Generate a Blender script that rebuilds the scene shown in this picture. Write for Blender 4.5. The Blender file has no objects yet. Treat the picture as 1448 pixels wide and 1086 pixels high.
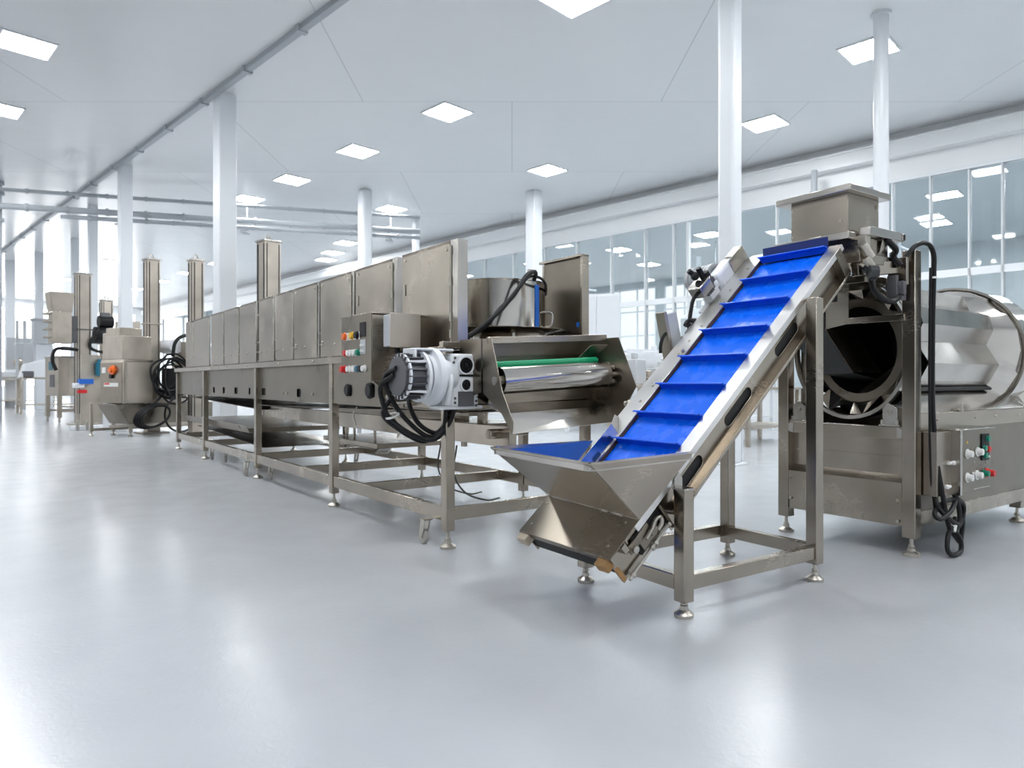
import bpy, math, random
from mathutils import Vector, Matrix, Euler
from mathutils.geometry import tessellate_polygon
random.seed(7)
R = math.radians
SC = bpy.context.scene
COL = SC.collection

# ------------------------------------------------------------------ materials
def new_mat(name):
    m = bpy.data.materials.new(name); m.use_nodes = True
    nt = m.node_tree; b = nt.nodes['Principled BSDF']
    return m, nt, b
def plain(name, col, rough=.5, metal=0., spec=.5, bump=0., bscale=60., coat=0.):
    m, nt, b = new_mat(name)
    b.inputs['Base Color'].default_value = (*col, 1)
    b.inputs['Roughness'].default_value = rough
    b.inputs['Metallic'].default_value = metal
    b.inputs['Specular IOR Level'].default_value = spec
    if coat: b.inputs['Coat Weight'].default_value = coat
    tc = nt.nodes.new('ShaderNodeTexCoord'); n = nt.nodes.new('ShaderNodeTexNoise')
    n.inputs['Scale'].default_value = bscale; n.inputs['Detail'].default_value = 3
    nt.links.new(tc.outputs['Object'], n.inputs['Vector'])
    mr = nt.nodes.new('ShaderNodeMapRange')
    mr.inputs['To Min'].default_value = rough*.85; mr.inputs['To Max'].default_value = min(1, rough*1.15)
    nt.links.new(n.outputs['Fac'], mr.inputs['Value']); nt.links.new(mr.outputs['Result'], b.inputs['Roughness'])
    if bump:
        bp = nt.nodes.new('ShaderNodeBump'); bp.inputs['Strength'].default_value = bump; bp.inputs['Distance'].default_value = .01
        nt.links.new(n.outputs['Fac'], bp.inputs['Height']); nt.links.new(bp.outputs['Normal'], b.inputs['Normal'])
    return m
def steel(name, col, rough, stretch=(1, 1, 14), wob=.06, wear=.25):
    """brushed stainless: fine streaks in the roughness, slow waviness of the sheet, faint staining"""
    m, nt, b = new_mat(name)
    b.inputs['Metallic'].default_value = 1
    tc = nt.nodes.new('ShaderNodeTexCoord')
    mp = nt.nodes.new('ShaderNodeMapping'); mp.inputs['Scale'].default_value = stretch
    nt.links.new(tc.outputs['Object'], mp.inputs['Vector'])
    fine = nt.nodes.new('ShaderNodeTexNoise'); fine.inputs['Scale'].default_value = 30; fine.inputs['Detail'].default_value = 4
    nt.links.new(mp.outputs['Vector'], fine.inputs['Vector'])
    slow = nt.nodes.new('ShaderNodeTexNoise'); slow.inputs['Scale'].default_value = 2.3; slow.inputs['Detail'].default_value = 2
    nt.links.new(tc.outputs['Object'], slow.inputs['Vector'])
    add = nt.nodes.new('ShaderNodeMath'); add.operation = 'MULTIPLY_ADD'; add.inputs[1].default_value = .25
    nt.links.new(fine.outputs['Fac'], add.inputs[0]); nt.links.new(slow.outputs['Fac'], add.inputs[2])
    mr = nt.nodes.new('ShaderNodeMapRange'); mr.inputs['From Min'].default_value = .4; mr.inputs['From Max'].default_value = .85
    mr.inputs['To Min'].default_value = rough*.85; mr.inputs['To Max'].default_value = rough*1.2
    nt.links.new(add.outputs[0], mr.inputs['Value']); nt.links.new(mr.outputs['Result'], b.inputs['Roughness'])
    cr = nt.nodes.new('ShaderNodeMix'); cr.data_type = 'RGBA'
    cr.inputs['A'].default_value = (*[c*(1-wear) for c in col], 1); cr.inputs['B'].default_value = (*col, 1)
    st = nt.nodes.new('ShaderNodeMapRange'); st.inputs['From Min'].default_value = .3; st.inputs['From Max'].default_value = .65
    nt.links.new(slow.outputs['Fac'], st.inputs['Value']); nt.links.new(st.outputs['Result'], cr.inputs['Factor'])
    nt.links.new(cr.outputs['Result'], b.inputs['Base Color'])
    bp = nt.nodes.new('ShaderNodeBump'); bp.inputs['Strength'].default_value = wob; bp.inputs['Distance'].default_value = .05
    nt.links.new(slow.outputs['Fac'], bp.inputs['Height'])
    nt.links.new(bp.outputs['Normal'], b.inputs['Normal'])
    return m
def emit(name, col, s):
    m = bpy.data.materials.new(name); m.use_nodes = True; nt = m.node_tree
    nt.nodes.remove(nt.nodes['Principled BSDF']); e = nt.nodes.new('ShaderNodeEmission')
    e.inputs['Color'].default_value = (*col, 1); e.inputs['Strength'].default_value = s
    nt.links.new(e.outputs[0], nt.nodes['Material Output'].inputs['Surface']); return m

M = {}
M['steel'] = steel('brushed_stainless', (.465, .413, .35), .24)
M['steel_bright'] = steel('bright_stainless', (.60, .57, .53), .20)
M['steel_satin'] = steel('satin_stainless', (.272, .240, .198), .30)
M['steel_polish'] = steel('polished_stainless', (.70, .665, .62), .14, wob=.04)
M['steel_far'] = steel('bead_blasted_stainless', (.55, .495, .425), .42)
M['steel_lit'] = steel('stainless_painted_bright', (.88, .87, .85), .32)  # reflected light put into a paler base colour, for the conveyor rails
M['galv'] = plain('zinc_plated', (.55, .52, .46), .35, 1)
M['brass'] = plain('yellow_zinc', (.42, .36, .26), .4, 1)
M['white_paint'] = plain('white_enamel', (.78, .80, .83), .32, 0, .5)
M['black'] = plain('black_plastic', (.010, .010, .011), .5, 0, .3)
M['cable'] = plain('black_cable_sheath', (.008, .008, .009), .42, 0, .3)
M['rubber'] = plain('grey_rubber', (.10, .10, .095), .6)
M['grey_wheel'] = plain('grey_caster_tread', (.38, .37, .34), .55)
M['dark_sheet'] = plain('dark_coated_sheet', (.035, .039, .042), .42)
M['dark_cavity'] = plain('cavity_shade_dark', (.02, .02, .02), .6)  # shade of the drum inside and of openings put into a near-black colour
M['blue'] = plain('blue_cleat', (.001, .095, .72), .36, 0, .35)
M['blue_sheet'] = plain('blue_hopper_sheet', (.012, .10, .50), .45)
M['blue_tape'] = plain('blue_tape', (.01, .13, .55), .5)
M['green'] = plain('green_belting', (.0, .30, .13), .4)
M['orange'] = plain('orange_knob', (.85, .16, .02), .4)
M['red'] = plain('red_button', (.70, .02, .02), .35)
M['yellow'] = plain('yellow_button', (.80, .48, .03), .35)
M['white_btn'] = plain('white_button', (.80, .80, .78), .35)
M['green_btn'] = plain('green_button', (.01, .25, .16), .35)
M['teal_btn'] = plain('blue_green_button', (.01, .13, .20), .35)
M['brown'] = plain('brown_edge_strip', (.10, .055, .03), .5)
M['navy'] = plain('dark_blue_flap', (.003, .02, .14), .45)
M['tan'] = plain('amber_nylon', (.34, .19, .07), .5)
M['cream'] = plain('cream_nylon', (.50, .43, .33), .5)
M['plate'] = plain('grey_data_plate', (.13, .13, .14), .45, .4)
M['grey_paint'] = plain('light_grey_enamel', (.50, .52, .54), .4)
M['col'] = plain('column_white_paint', (.74, .77, .80), .30)
M['wall'] = plain('white_wall_panel', (.84, .86, .87), .35)
M['frame'] = plain('white_window_frame', (.80, .83, .85), .4)
M['pipe'] = plain('grey_pipe', (.40, .43, .46), .4)
M['cab_white'] = plain('white_cabinet_enamel', (.72, .75, .78), .45)
M['led'] = emit('led_diffuser', (.97, .985, 1.0), 84.)
M['led_far'] = emit('led_diffuser_next_hall', (.97, .985, 1.0), 75.)
M['daylight'] = emit('daylit_frosted_pane', (.97, .985, 1.0), 6.)
M['added_pane_left'] = emit('added_glow_pane', (.97, .985, 1.0), 2.4)  # unseen glowing panes, added for the near cover panels to reflect
M['daylight_next'] = emit('next_hall_daylit_pane', (.97, .985, 1.0), 1.5)
M['next_hall'] = plain('grey_hall_panel', (.52, .565, .585), .5)

def belt_mat():
    m, nt, b = new_mat('blue_conveyor_belt')
    tc = nt.nodes.new('ShaderNodeTexCoord')
    n = nt.nodes.new('ShaderNodeTexNoise'); n.inputs['Scale'].default_value = 9; n.inputs['Detail'].default_value = 4
    nt.links.new(tc.outputs['Object'], n.inputs['Vector'])
    mix = nt.nodes.new('ShaderNodeMix'); mix.data_type = 'RGBA'
    mix.inputs['A'].default_value = (.001, .115, .80, 1); mix.inputs['B'].default_value = (.002, .155, .90, 1)
    nt.links.new(n.outputs['Fac'], mix.inputs['Factor']); nt.links.new(mix.outputs['Result'], b.inputs['Base Color'])
    mr = nt.nodes.new('ShaderNodeMapRange'); mr.inputs['From Min'].default_value = .35; mr.inputs['From Max'].default_value = .65
    mr.inputs['To Min'].default_value = .16; mr.inputs['To Max'].default_value = .36
    nt.links.new(n.outputs['Fac'], mr.inputs['Value']); nt.links.new(mr.outputs['Result'], b.inputs['Roughness'])
    w = nt.nodes.new('ShaderNodeTexWave'); w.bands_direction = 'Y'; w.inputs['Scale'].default_value = 18; w.inputs['Distortion'].default_value = .3
    mp = nt.nodes.new('ShaderNodeMapping'); nt.links.new(tc.outputs['Object'], mp.inputs['Vector'])
    nt.links.new(mp.outputs['Vector'], w.inputs['Vector'])
    bp = nt.nodes.new('ShaderNodeBump'); bp.inputs['Strength'].default_value = .08; bp.inputs['Distance'].default_value = .004
    nt.links.new(w.outputs['Fac'], bp.inputs['Height']); nt.links.new(bp.outputs['Normal'], b.inputs['Normal'])
    return m
M['belt'] = belt_mat()

def floor_mat():
    m, nt, b = new_mat('grey_epoxy_floor')
    tc = nt.nodes.new('ShaderNodeTexCoord')
    big = nt.nodes.new('ShaderNodeTexNoise'); big.inputs['Scale'].default_value = .7; big.inputs['Detail'].default_value = 6; big.inputs['Roughness'].default_value = .6
    nt.links.new(tc.outputs['Object'], big.inputs['Vector'])
    mix = nt.nodes.new('ShaderNodeMix'); mix.data_type = 'RGBA'
    mix.inputs['A'].default_value = (.42, .437, .462, 1); mix.inputs['B'].default_value = (.47, .487, .512, 1)
    st = nt.nodes.new('ShaderNodeMapRange'); st.inputs['From Min'].default_value = .3; st.inputs['From Max'].default_value = .7
    nt.links.new(big.outputs['Fac'], st.inputs['Value'])
    nt.links.new(st.outputs['Result'], mix.inputs['Factor']); nt.links.new(mix.outputs['Result'], b.inputs['Base Color'])
    fine = nt.nodes.new('ShaderNodeTexNoise'); fine.inputs['Scale'].default_value = 26; fine.inputs['Detail'].default_value = 4; fine.inputs['Distortion'].default_value = 1.2
    nt.links.new(tc.outputs['Object'], fine.inputs['Vector'])
    mid = nt.nodes.new('ShaderNodeTexNoise'); mid.inputs['Scale'].default_value = 4; mid.inputs['Detail'].default_value = 3
    nt.links.new(tc.outputs['Object'], mid.inputs['Vector'])
    mr = nt.nodes.new('ShaderNodeMapRange'); mr.inputs['From Min'].default_value = .3; mr.inputs['From Max'].default_value = .7
    mr.inputs['To Min'].default_value = .21; mr.inputs['To Max'].default_value = .26
    nt.links.new(mid.outputs['Fac'], mr.inputs['Value']); nt.links.new(mr.outputs['Result'], b.inputs['Roughness'])
    bp = nt.nodes.new('ShaderNodeBump'); bp.inputs['Strength'].default_value = .10; bp.inputs['Distance'].default_value = .01
    nt.links.new(fine.outputs['Fac'], bp.inputs['Height'])
    b2 = nt.nodes.new('ShaderNodeBump'); b2.inputs['Strength'].default_value = .02; b2.inputs['Distance'].default_value = .03
    nt.links.new(mid.outputs['Fac'], b2.inputs['Height']); nt.links.new(bp.outputs['Normal'], b2.inputs['Normal'])
    nt.links.new(b2.outputs['Normal'], b.inputs['Normal'])
    b.inputs['Specular IOR Level'].default_value = .6
    return m
M['floor'] = floor_mat()

def ceil_mat():
    m, nt, b = new_mat('glossy_ceiling_panel')
    tc = nt.nodes.new('ShaderNodeTexCoord')
    mp = nt.nodes.new('ShaderNodeMapping'); mp.inputs['Rotation'].default_value = (0, 0, R(45))
    nt.links.new(tc.outputs['Object'], mp.inputs['Vector'])
    br = nt.nodes.new('ShaderNodeTexBrick'); br.inputs['Scale'].default_value = 1.0
    br.inputs['Brick Width'].default_value = 6.0; br.inputs['Row Height'].default_value = 4.6; br.inputs['Mortar Size'].default_value = .012
    br.inputs['Color1'].default_value = (.80, .815, .83, 1); br.inputs['Color2'].default_value = (.815, .83, .845, 1); br.inputs['Mortar'].default_value = (.62, .64, .66, 1)
    nt.links.new(mp.outputs['Vector'], br.inputs['Vector']); nt.links.new(br.outputs['Color'], b.inputs['Base Color'])
    n = nt.nodes.new('ShaderNodeTexNoise'); n.inputs['Scale'].default_value = 1.1; n.inputs['Detail'].default_value = 2; n.inputs['Distortion'].default_value = .6
    nt.links.new(mp.outputs['Vector'], n.inputs['Vector'])
    bp = nt.nodes.new('ShaderNodeBump'); bp.inputs['Strength'].default_value = .10; bp.inputs['Distance'].default_value = .08
    nt.links.new(n.outputs['Fac'], bp.inputs['Height']); nt.links.new(bp.outputs['Normal'], b.inputs['Normal'])
    b.inputs['Roughness'].default_value = .22; b.inputs['Specular IOR Level'].default_value = .5
    return m
M['ceiling'] = ceil_mat()

def glass_mat():
    m = bpy.data.materials.new('window_glass'); m.use_nodes = True; nt = m.node_tree
    nt.nodes.remove(nt.nodes['Principled BSDF'])
    tr = nt.nodes.new('ShaderNodeBsdfTransparent'); tr.inputs['Color'].default_value = (.90, .93, .94, 1)
    gl = nt.nodes.new('ShaderNodeBsdfGlossy'); gl.inputs['Roughness'].default_value = .03; gl.inputs['Color'].default_value = (.95, .98, 1, 1)
    fr = nt.nodes.new('ShaderNodeFresnel'); gm = nt.nodes.new('ShaderNodeNewGeometry'); io = nt.nodes.new('ShaderNodeMapRange')
    io.inputs['To Min'].default_value = 1.5; io.inputs['To Max'].default_value = 1/1.5
    nt.links.new(gm.outputs['Backfacing'], io.inputs['Value']); nt.links.new(io.outputs['Result'], fr.inputs['IOR'])
    mx = nt.nodes.new('ShaderNodeMixShader')
    nt.links.new(fr.outputs[0], mx.inputs[0]); nt.links.new(tr.outputs[0], mx.inputs[1]); nt.links.new(gl.outputs[0], mx.inputs[2])
    nt.links.new(mx.outputs[0], nt.nodes['Material Output'].inputs['Surface']); return m
M['glass'] = glass_mat()

# ------------------------------------------------------------------ mesh builder
def V(*a): return Vector(a[0]) if len(a) == 1 else Vector(a)
def perp(d):
    d = d.normalized(); u = Vector((0, 0, 1)) if abs(d.z) < .9 else Vector((1, 0, 0))
    x = d.cross(u).normalized(); return x, x.cross(d).normalized()
def smooth_path(pts, n=6):
    P = [Vector(p) for p in pts]
    if len(P) < 3: return P
    Q = [2*P[0]-P[1]] + P + [2*P[-1]-P[-2]]; out = []
    for i in range(1, len(Q)-2):
        a, b, c, d = Q[i-1:i+3]
        for k in range(n):
            t = k/n
            out.append(.5*((2*b)+(c-a)*t+(2*a-5*b+4*c-d)*t*t+(3*b-a-3*c+d)*t**3))
    return out+[P[-1]]
class MB:
    def __init__(s): s.v = []; s.f = []
    def add(s, vs, fs):
        o = len(s.v); s.v += [tuple(v) for v in vs]; s.f += [tuple(o+i for i in f) for f in fs]; return s
    def box(s, x0, x1, y0, y1, z0, z1):
        vs = [(x, y, z) for x in (x0, x1) for y in (y0, y1) for z in (z0, z1)]
        return s.add(vs, [(0, 1, 3, 2), (4, 6, 7, 5), (0, 4, 5, 1), (2, 3, 7, 6), (0, 2, 6, 4), (1, 5, 7, 3)])
    def obox(s, c, ex, ey, ez):
        c, ex, ey, ez = V(c), V(ex), V(ey), V(ez)
        vs = [c+i*ex+j*ey+k*ez for i in (-1, 1) for j in (-1, 1) for k in (-1, 1)]
        fl = ex.cross(ey).dot(ez) < 0
        fs = [(0, 1, 3, 2), (4, 6, 7, 5), (0, 4, 5, 1), (2, 3, 7, 6), (0, 2, 6, 4), (1, 5, 7, 3)]
        return s.add(vs, [f[::-1] for f in fs] if fl else fs)
    def bar(s, p0, p1, w, h, up=(0, 0, 1)):
        p0, p1 = V(p0), V(p1); d = (p1-p0); u = V(up)
        x = d.cross(u).normalized(); z = x.cross(d).normalized()
        return s.obox((p0+p1)/2, x*w/2, d/2, z*h/2)
    def cyl(s, p0, p1, r0, r1=None, n=20):
        p0, p1 = V(p0), V(p1); r1 = r0 if r1 is None else r1; x, y = perp(p1-p0); vs = []
        for p, r in ((p0, r0), (p1, r1)):
            vs += [p+r*(math.cos(2*math.pi*i/n)*x+math.sin(2*math.pi*i/n)*y) for i in range(n)]
        fs = [(i, i+n, (i+1) % n+n, (i+1) % n) for i in range(n)]
        fs += [tuple(range(n)), tuple(range(2*n-1, n-1, -1))]
        return s.add(vs, fs)
    def ring(s, c, axis, ro, ri, h, n=32):
        c, a = V(c), V(axis).normalized(); x, y = perp(a); vs = []
        for r, k in ((ro, 0), (ro, h), (ri, h), (ri, 0)):
            vs += [c+a*k+r*(math.cos(2*math.pi*i/n)*x+math.sin(2*math.pi*i/n)*y) for i in range(n)]
        fs = []
        for q in range(4):
            o, p = q*n, ((q+1) % 4)*n
            fs += [(o+i, p+i, p+(i+1) % n, o+(i+1) % n) for i in range(n)]
        return s.add(vs, fs)
    def lathe(s, prof, o=(0, 0, 0), axis=(0, 0, 1), n=24, kx=1.):
        o, a = V(o), V(axis).normalized(); x, y = perp(a); vs = []; m = len(prof)
        for r, h in prof:
            vs += [o+a*h+r*(kx*math.cos(2*math.pi*i/n)*x+math.sin(2*math.pi*i/n)*y) for i in range(n)]
        fs = []
        for q in range(m-1):
            fs += [(q*n+i, (q+1)*n+i, (q+1)*n+(i+1) % n, q*n+(i+1) % n) for i in range(n)]
        if prof[0][0] > 1e-4: fs.append(tuple(range(n)))
        if prof[-1][0] > 1e-4: fs.append(tuple(range(m*n-1, (m-1)*n-1, -1)))
        return s.add(vs, fs)
    def tube(s, pts, r, n=8, k=6, closed=False):
        P = smooth_path(pts, k) if k else [Vector(p) for p in pts]
        vs = []; x = None
        for i, p in enumerate(P):
            d = (P[min(i+1, len(P)-1)]-P[max(i-1, 0)])
            if d.length < 1e-7: d = Vector((0, 0, 1))
            d.normalize()
            x = perp(d)[0] if x is None else (x-d*x.dot(d)).normalized()
            y = d.cross(x)
            vs += [p+r*(math.cos(2*math.pi*j/n)*x+math.sin(2*math.pi*j/n)*y) for j in range(n)]
        m = len(P); fs = []
        for q in range(m-1):
            fs += [(q*n+j, q*n+(j+1) % n, (q+1)*n+(j+1) % n, (q+1)*n+j) for j in range(n)]
        fs += [tuple(range(n-1, -1, -1)), tuple(range((m-1)*n, m*n))]
        return s.add(vs, fs)
    def prism(s, polys, o, ex, ey, ez):
        """polygon (first outline, then holes) in the plane o+ex,ey, thickened by the vector ez"""
        if not isinstance(polys[0][0], (tuple, list)): polys = [polys]
        o, ex, ey, ez = V(o), V(ex), V(ey), V(ez)
        tris = tessellate_polygon([[Vector((p[0], p[1], 0)) for p in pl] for pl in polys])
        flat = [p for pl in polys for p in pl]; N = len(flat)
        vs = [o+ex*p[0]+ey*p[1] for p in flat]+[o+ex*p[0]+ey*p[1]+ez for p in flat]
        fs = [tuple(t) for t in tris]+[tuple(i+N for i in t[::-1]) for t in tris]; b = 0
        for pl in polys:
            n = len(pl); fs += [(b+i, b+(i+1) % n, b+(i+1) % n+N, b+i+N) for i in range(n)]; b += n
        return s.add(vs, fs)
    def sheet(s, pts, t=.004):
        """flat or bent metal sheet through the corner points, with thickness t"""
        P = [V(p) for p in pts]; n = (P[1]-P[0]).cross(P[2]-P[0])
        if n.length < 1e-9: n = (P[2]-P[0]).cross(P[3]-P[0])
        n = n.normalized()*t; N = len(P)
        vs = P+[p+n for p in P]
        fs = [tuple(range(N-1, -1, -1)), tuple(range(N, 2*N))]+[(i, (i+1) % N, (i+1) % N+N, i+N) for i in range(N)]
        return s.add(vs, fs)
    def ball(s, c, r, n=12):
        prof = [(max(1e-5, r*math.sin(math.pi*i/8)), -r*math.cos(math.pi*i/8)) for i in range(9)]
        return s.lathe(prof, c, (0, 0, 1), n)
    def strip(s, prof, y0, y1, closed=True, ax=None):
        """profile of 3D points swept from y0 to y1 along local y (or along the given vector function)"""
        vs = [(p[0], y0, p[1]) for p in prof]+[(p[0], y1, p[1]) for p in prof]; n = len(prof)
        fs = [(i, (i+1) % n, (i+1) % n+n, i+n) for i in range(n if closed else n-1)]
        if closed: fs += [tuple(range(n-1, -1, -1)), tuple(range(n, 2*n))]
        return s.add(vs, fs)
    def build(s, name, mat, parent=None, bevel=0., label=None, ang=32, kind=None):
        me = bpy.data.meshes.new(name); me.from_pydata(s.v, [], s.f); me.validate()
        import bmesh
        bm = bmesh.new(); bm.from_mesh(me); bmesh.ops.recalc_face_normals(bm, faces=bm.faces); bm.to_mesh(me); bm.free()
        me.materials.append(M[mat] if isinstance(mat, str) else mat)
        for p in me.polygons: p.use_smooth = True
        me.set_sharp_from_angle(angle=R(ang))
        o = bpy.data.objects.new(name, me); COL.objects.link(o)
        if parent: o.parent = parent
        if bevel:
            b = o.modifiers.new('edge', 'BEVEL'); b.width = bevel; b.segments = 2; b.limit_method = 'ANGLE'; b.angle_limit = R(40)
        if label: o['label'] = label
        if kind: o['kind'] = kind
        return o
def tag(o, label, cat, group=None, kind=None):
    o['label'] = label; o['category'] = cat
    if group: o['group'] = group
    if kind: o['kind'] = kind
    return o
def thing(name, loc, rz, label, cat, group=None):
    o = bpy.data.objects.new(name, None); COL.objects.link(o); o.empty_display_size = .2
    o.location = loc; o.rotation_euler = (0, 0, R(rz)); return tag(o, label, cat, group)
def struct(o):
    o['kind'] = 'structure'; return o
def copy_tree(o, parent=None):
    c = o.copy(); COL.objects.link(c)
    if parent: c.parent = parent
    for ch in list(o.children): copy_tree(ch, c)
    return c

# small repeated fittings -------------------------------------------------------
def foot(parent, x, y, top, r=.048, name='levelling_foot'):
    m = MB()
    m.lathe([(r*.96, 0), (r, .006), (r, .016), (r*.82, .024), (r*.46, .036), (r*.40, .048), (r*.42, .056), (r*.22, .060), (r*.20, top)], (x, y, 0), (0, 0, 1), 20)
    m.cyl((x, y, .060), (x, y, .074), r*.36, n=6)
    return m.build(name, 'galv', parent)
def sq_leg(parent, x, y, z0, z1, w=.07, mat='steel', fr=.048, name='leg', ft=True):
    o = MB().box(x-w/2, x+w/2, y-w/2, y+w/2, z0, z1).build(name, mat, parent, bevel=.005)
    if ft: foot(o, x, y, z0+.01, fr)
    return o
def caster(parent, x, y, r=.05, h=.15):
    m = MB().box(x-.035, x+.035, y-.035, y+.035, h-.008, h)
    m.sheet([(x-.022, y-.03, h-.006), (x-.022, y+.035, h-.006), (x-.022, y+.055, r-.012), (x-.022, y+.02, r-.012)], .004)
    m.sheet([(x+.018, y-.03, h-.006), (x+.018, y+.035, h-.006), (x+.018, y+.055, r-.012), (x+.018, y+.02, r-.012)], .004)
    c = m.cyl((x-.03, y+.035, r), (x+.03, y+.035, r), .008, n=8).build('caster', 'galv', parent)
    MB().lathe([(r*.3, -.015), (r*.9, -.015), (r, -.008), (r, .008), (r*.9, .015), (r*.3, .015)], (x, y+.035, r), (1, 0, 0), 20).build('wheel', 'grey_wheel', c)
    return c
def bolt(parent, p, d, r=.008, h=.008, mat='galv'):
    p, d = V(p), V(d).normalized()
    return MB().cyl(p, p+d*h, r, r*.9, n=8).build('bolt', mat, parent)
# ------------------------------------------------------------------ the hall (building axes turned 45 degrees)
H = 6.8; NR = 17.2; NL = -17.; MB0 = -10.; MF = 57.; NX = 31.
Q = .70710678
def bw(n, m, z): return ((n-m)*Q, (n+m)*Q, z)
def st(mb, name, mat, bevel=0.):
    o = mb.build(name, mat, None, bevel); o.rotation_euler = (0, 0, R(45)); return struct(o)
st(MB().box(NL, NX, MB0, MF, -.1, 0), 'floor', 'floor')
st(MB().box(NL, NR+.1, MB0, MF, H, H+.1), 'ceiling', 'ceiling')
st(MB().box(NR+.1, NX, MB0, MF, 6.5, 6.6), 'ceiling_next_hall', 'next_hall')
lw = [(34+5.6*i, 34+5.6*i+4.8) for i in range(4)]; w = MB().box(NL-.1, NL, MB0, MF, 0, .8).box(NL-.1, NL, MB0, MF, 6.3, H); last = MB0  # left wall openings hold the added glowing panes
for a, b in lw: w.box(NL-.1, NL, last, a, .8, 6.3); last = b
w.box(NL-.1, NL, last, MF, .8, 6.3); st(w, 'wall_left', 'wall')
st(MB().box(NL, NX, MB0-.1, MB0, 0, H), 'wall_back', 'wall')
xw = [(15+5.2*i, 15+5.2*i+4.7) for i in range(8)]; w = MB().box(NX, NX+.1, MB0, MF, 0, .8).box(NX, NX+.1, MB0, MF, 6.2, 6.6); last = MB0
for a, b in xw: w.box(NX, NX+.1, last, a, .8, 6.2); last = b
w.box(NX, NX+.1, last, MF, .8, 6.2); st(w, 'wall_next_hall', 'next_hall')
# far wall: piers between tall frosted daylight windows
w = MB().box(NL, NX, MF, MF+.1, 0, .8).box(NL, NX, MF, MF+.1, 6.3, H)
edges = []; n = NL+.6
while n < NR-3:
    if n > 4: edges.append((n, n+4.2))
    n += 4.8
last = NL
for a, b in edges: w.box(last, a, MF, MF+.1, .8, 6.3); last = b
w.box(last, NX, MF, MF+.1, .8, 6.3); st(w, 'wall_far', 'wall')
wn = 0
for a, b in edges:
    wn += 1
    fr = MB()
    for x in (a, (a+b)/2-.04, b-.08): fr.box(x, x+.08, MF-.03, MF+.07, .8, 6.3)
    for z in (.8, 3.4, 6.22): fr.box(a, b, MF-.03, MF+.07, z, z+.08)
    o = st(fr, 'window_%d' % wn, 'frame')
    MB().box(a, b, MF+.03, MF+.04, .8, 6.3).build('pane', 'daylight', o)
for a, b in lw:  # added panes out of view, placed to brighten the cover panel reflections
    wn += 1
    fr = MB()
    for x in (a, (a+b)/2-.04, b-.08): fr.box(NL-.07, NL+.03, x, x+.08, .8, 6.3)
    for z in (.8, 3.4, 6.22): fr.box(NL-.07, NL+.03, a, b, z, z+.08)
    o = st(fr, 'window_%d' % wn, 'frame')
    MB().box(NL-.05, NL-.04, a, b, .8, 6.3).build('pane', 'added_pane_left', o)
for a, b in xw:
    wn += 1
    fr = MB()
    for i in range(5): x = a+(b-a-.08)*i/4; fr.box(NX-.03, NX+.07, x, x+.08, .8, 6.2)
    for z in (.8, 2.2, 3.6, 4.9, 6.12): fr.box(NX-.03, NX+.07, a, b, z, z+.08)
    o = st(fr, 'window_%d' % wn, 'frame')
    MB().box(NX+.03, NX+.04, a, b, .8, 6.2).build('pane', 'daylight_next', o)
# right glazed wall
st(MB().box(NR, NR+.1, MB0, MF, 5.75, H), 'wall_right', 'wall')
st(MB().box(NR, NR+.1, MB0, MF, 0, .9), 'wall_right_dado', 'wall')
st(MB().box(NR-.28, NR, MB0, MF, 6.22, 6.52).box(NR-.34, NR, MB0, MF, 6.52, 6.56), 'trim_1', 'wall')
st(MB().box(NR-.06, NR, MB0, MF, 5.68, 5.76), 'trim_2', 'frame')
mull = [-9.9, -8, -6, -4.4, -2.9, -1.6, -.4, .8, 1.7, 2.3, 2.835, 3.42, 4.145, 4.9, 5.7, 6.6, 7.6, 8.7, 10.16, 10.62, 11.58, 12.83, 14.2, 15.6, 17.1, 18.6, 20.3, 22, 24, 26, 28.5, 31, 34, 37.5, 41, 45, 49, 53, 56.9]
for a, b in zip(mull[:-1], mull[1:]):
    wn += 1
    fr = MB(); wd = .05 if a < 10 else .07
    for x in (a, b): fr.box(NR-.03, NR+.09, x-wd/2 if x == a else x-wd/2, x, .9, 5.75)
    fr.box(NR-.03, NR+.09, a, a+wd/2, .9, 5.75)
    for z0, z1 in ((.9, .97), (3.42, 3.58), (5.68, 5.75)): fr.box(NR-.03, NR+.09, a, b, z0, z1)
    o = st(fr, 'window_%d' % wn, 'frame')
    MB().box(NR+.02, NR+.03, a+wd/2, b-wd/2, 3.58, 5.68).build('pane', 'glass', o)
    MB().box(NR+.02, NR+.03, a+wd/2, b-wd/2, .97, 3.42).build('pane', 'glass', o)
# conduit run along the ceiling (the long oblique line, upper left) and a panel joint strip
seam = MB().box(5.27, 5.38, MB0, MF, H-.09, H)
for m in range(-8, 56, 2): seam.box(5.24, 5.41, m, m+.10, H-.11, H)
st(seam, 'trim_3', 'pipe')

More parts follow.
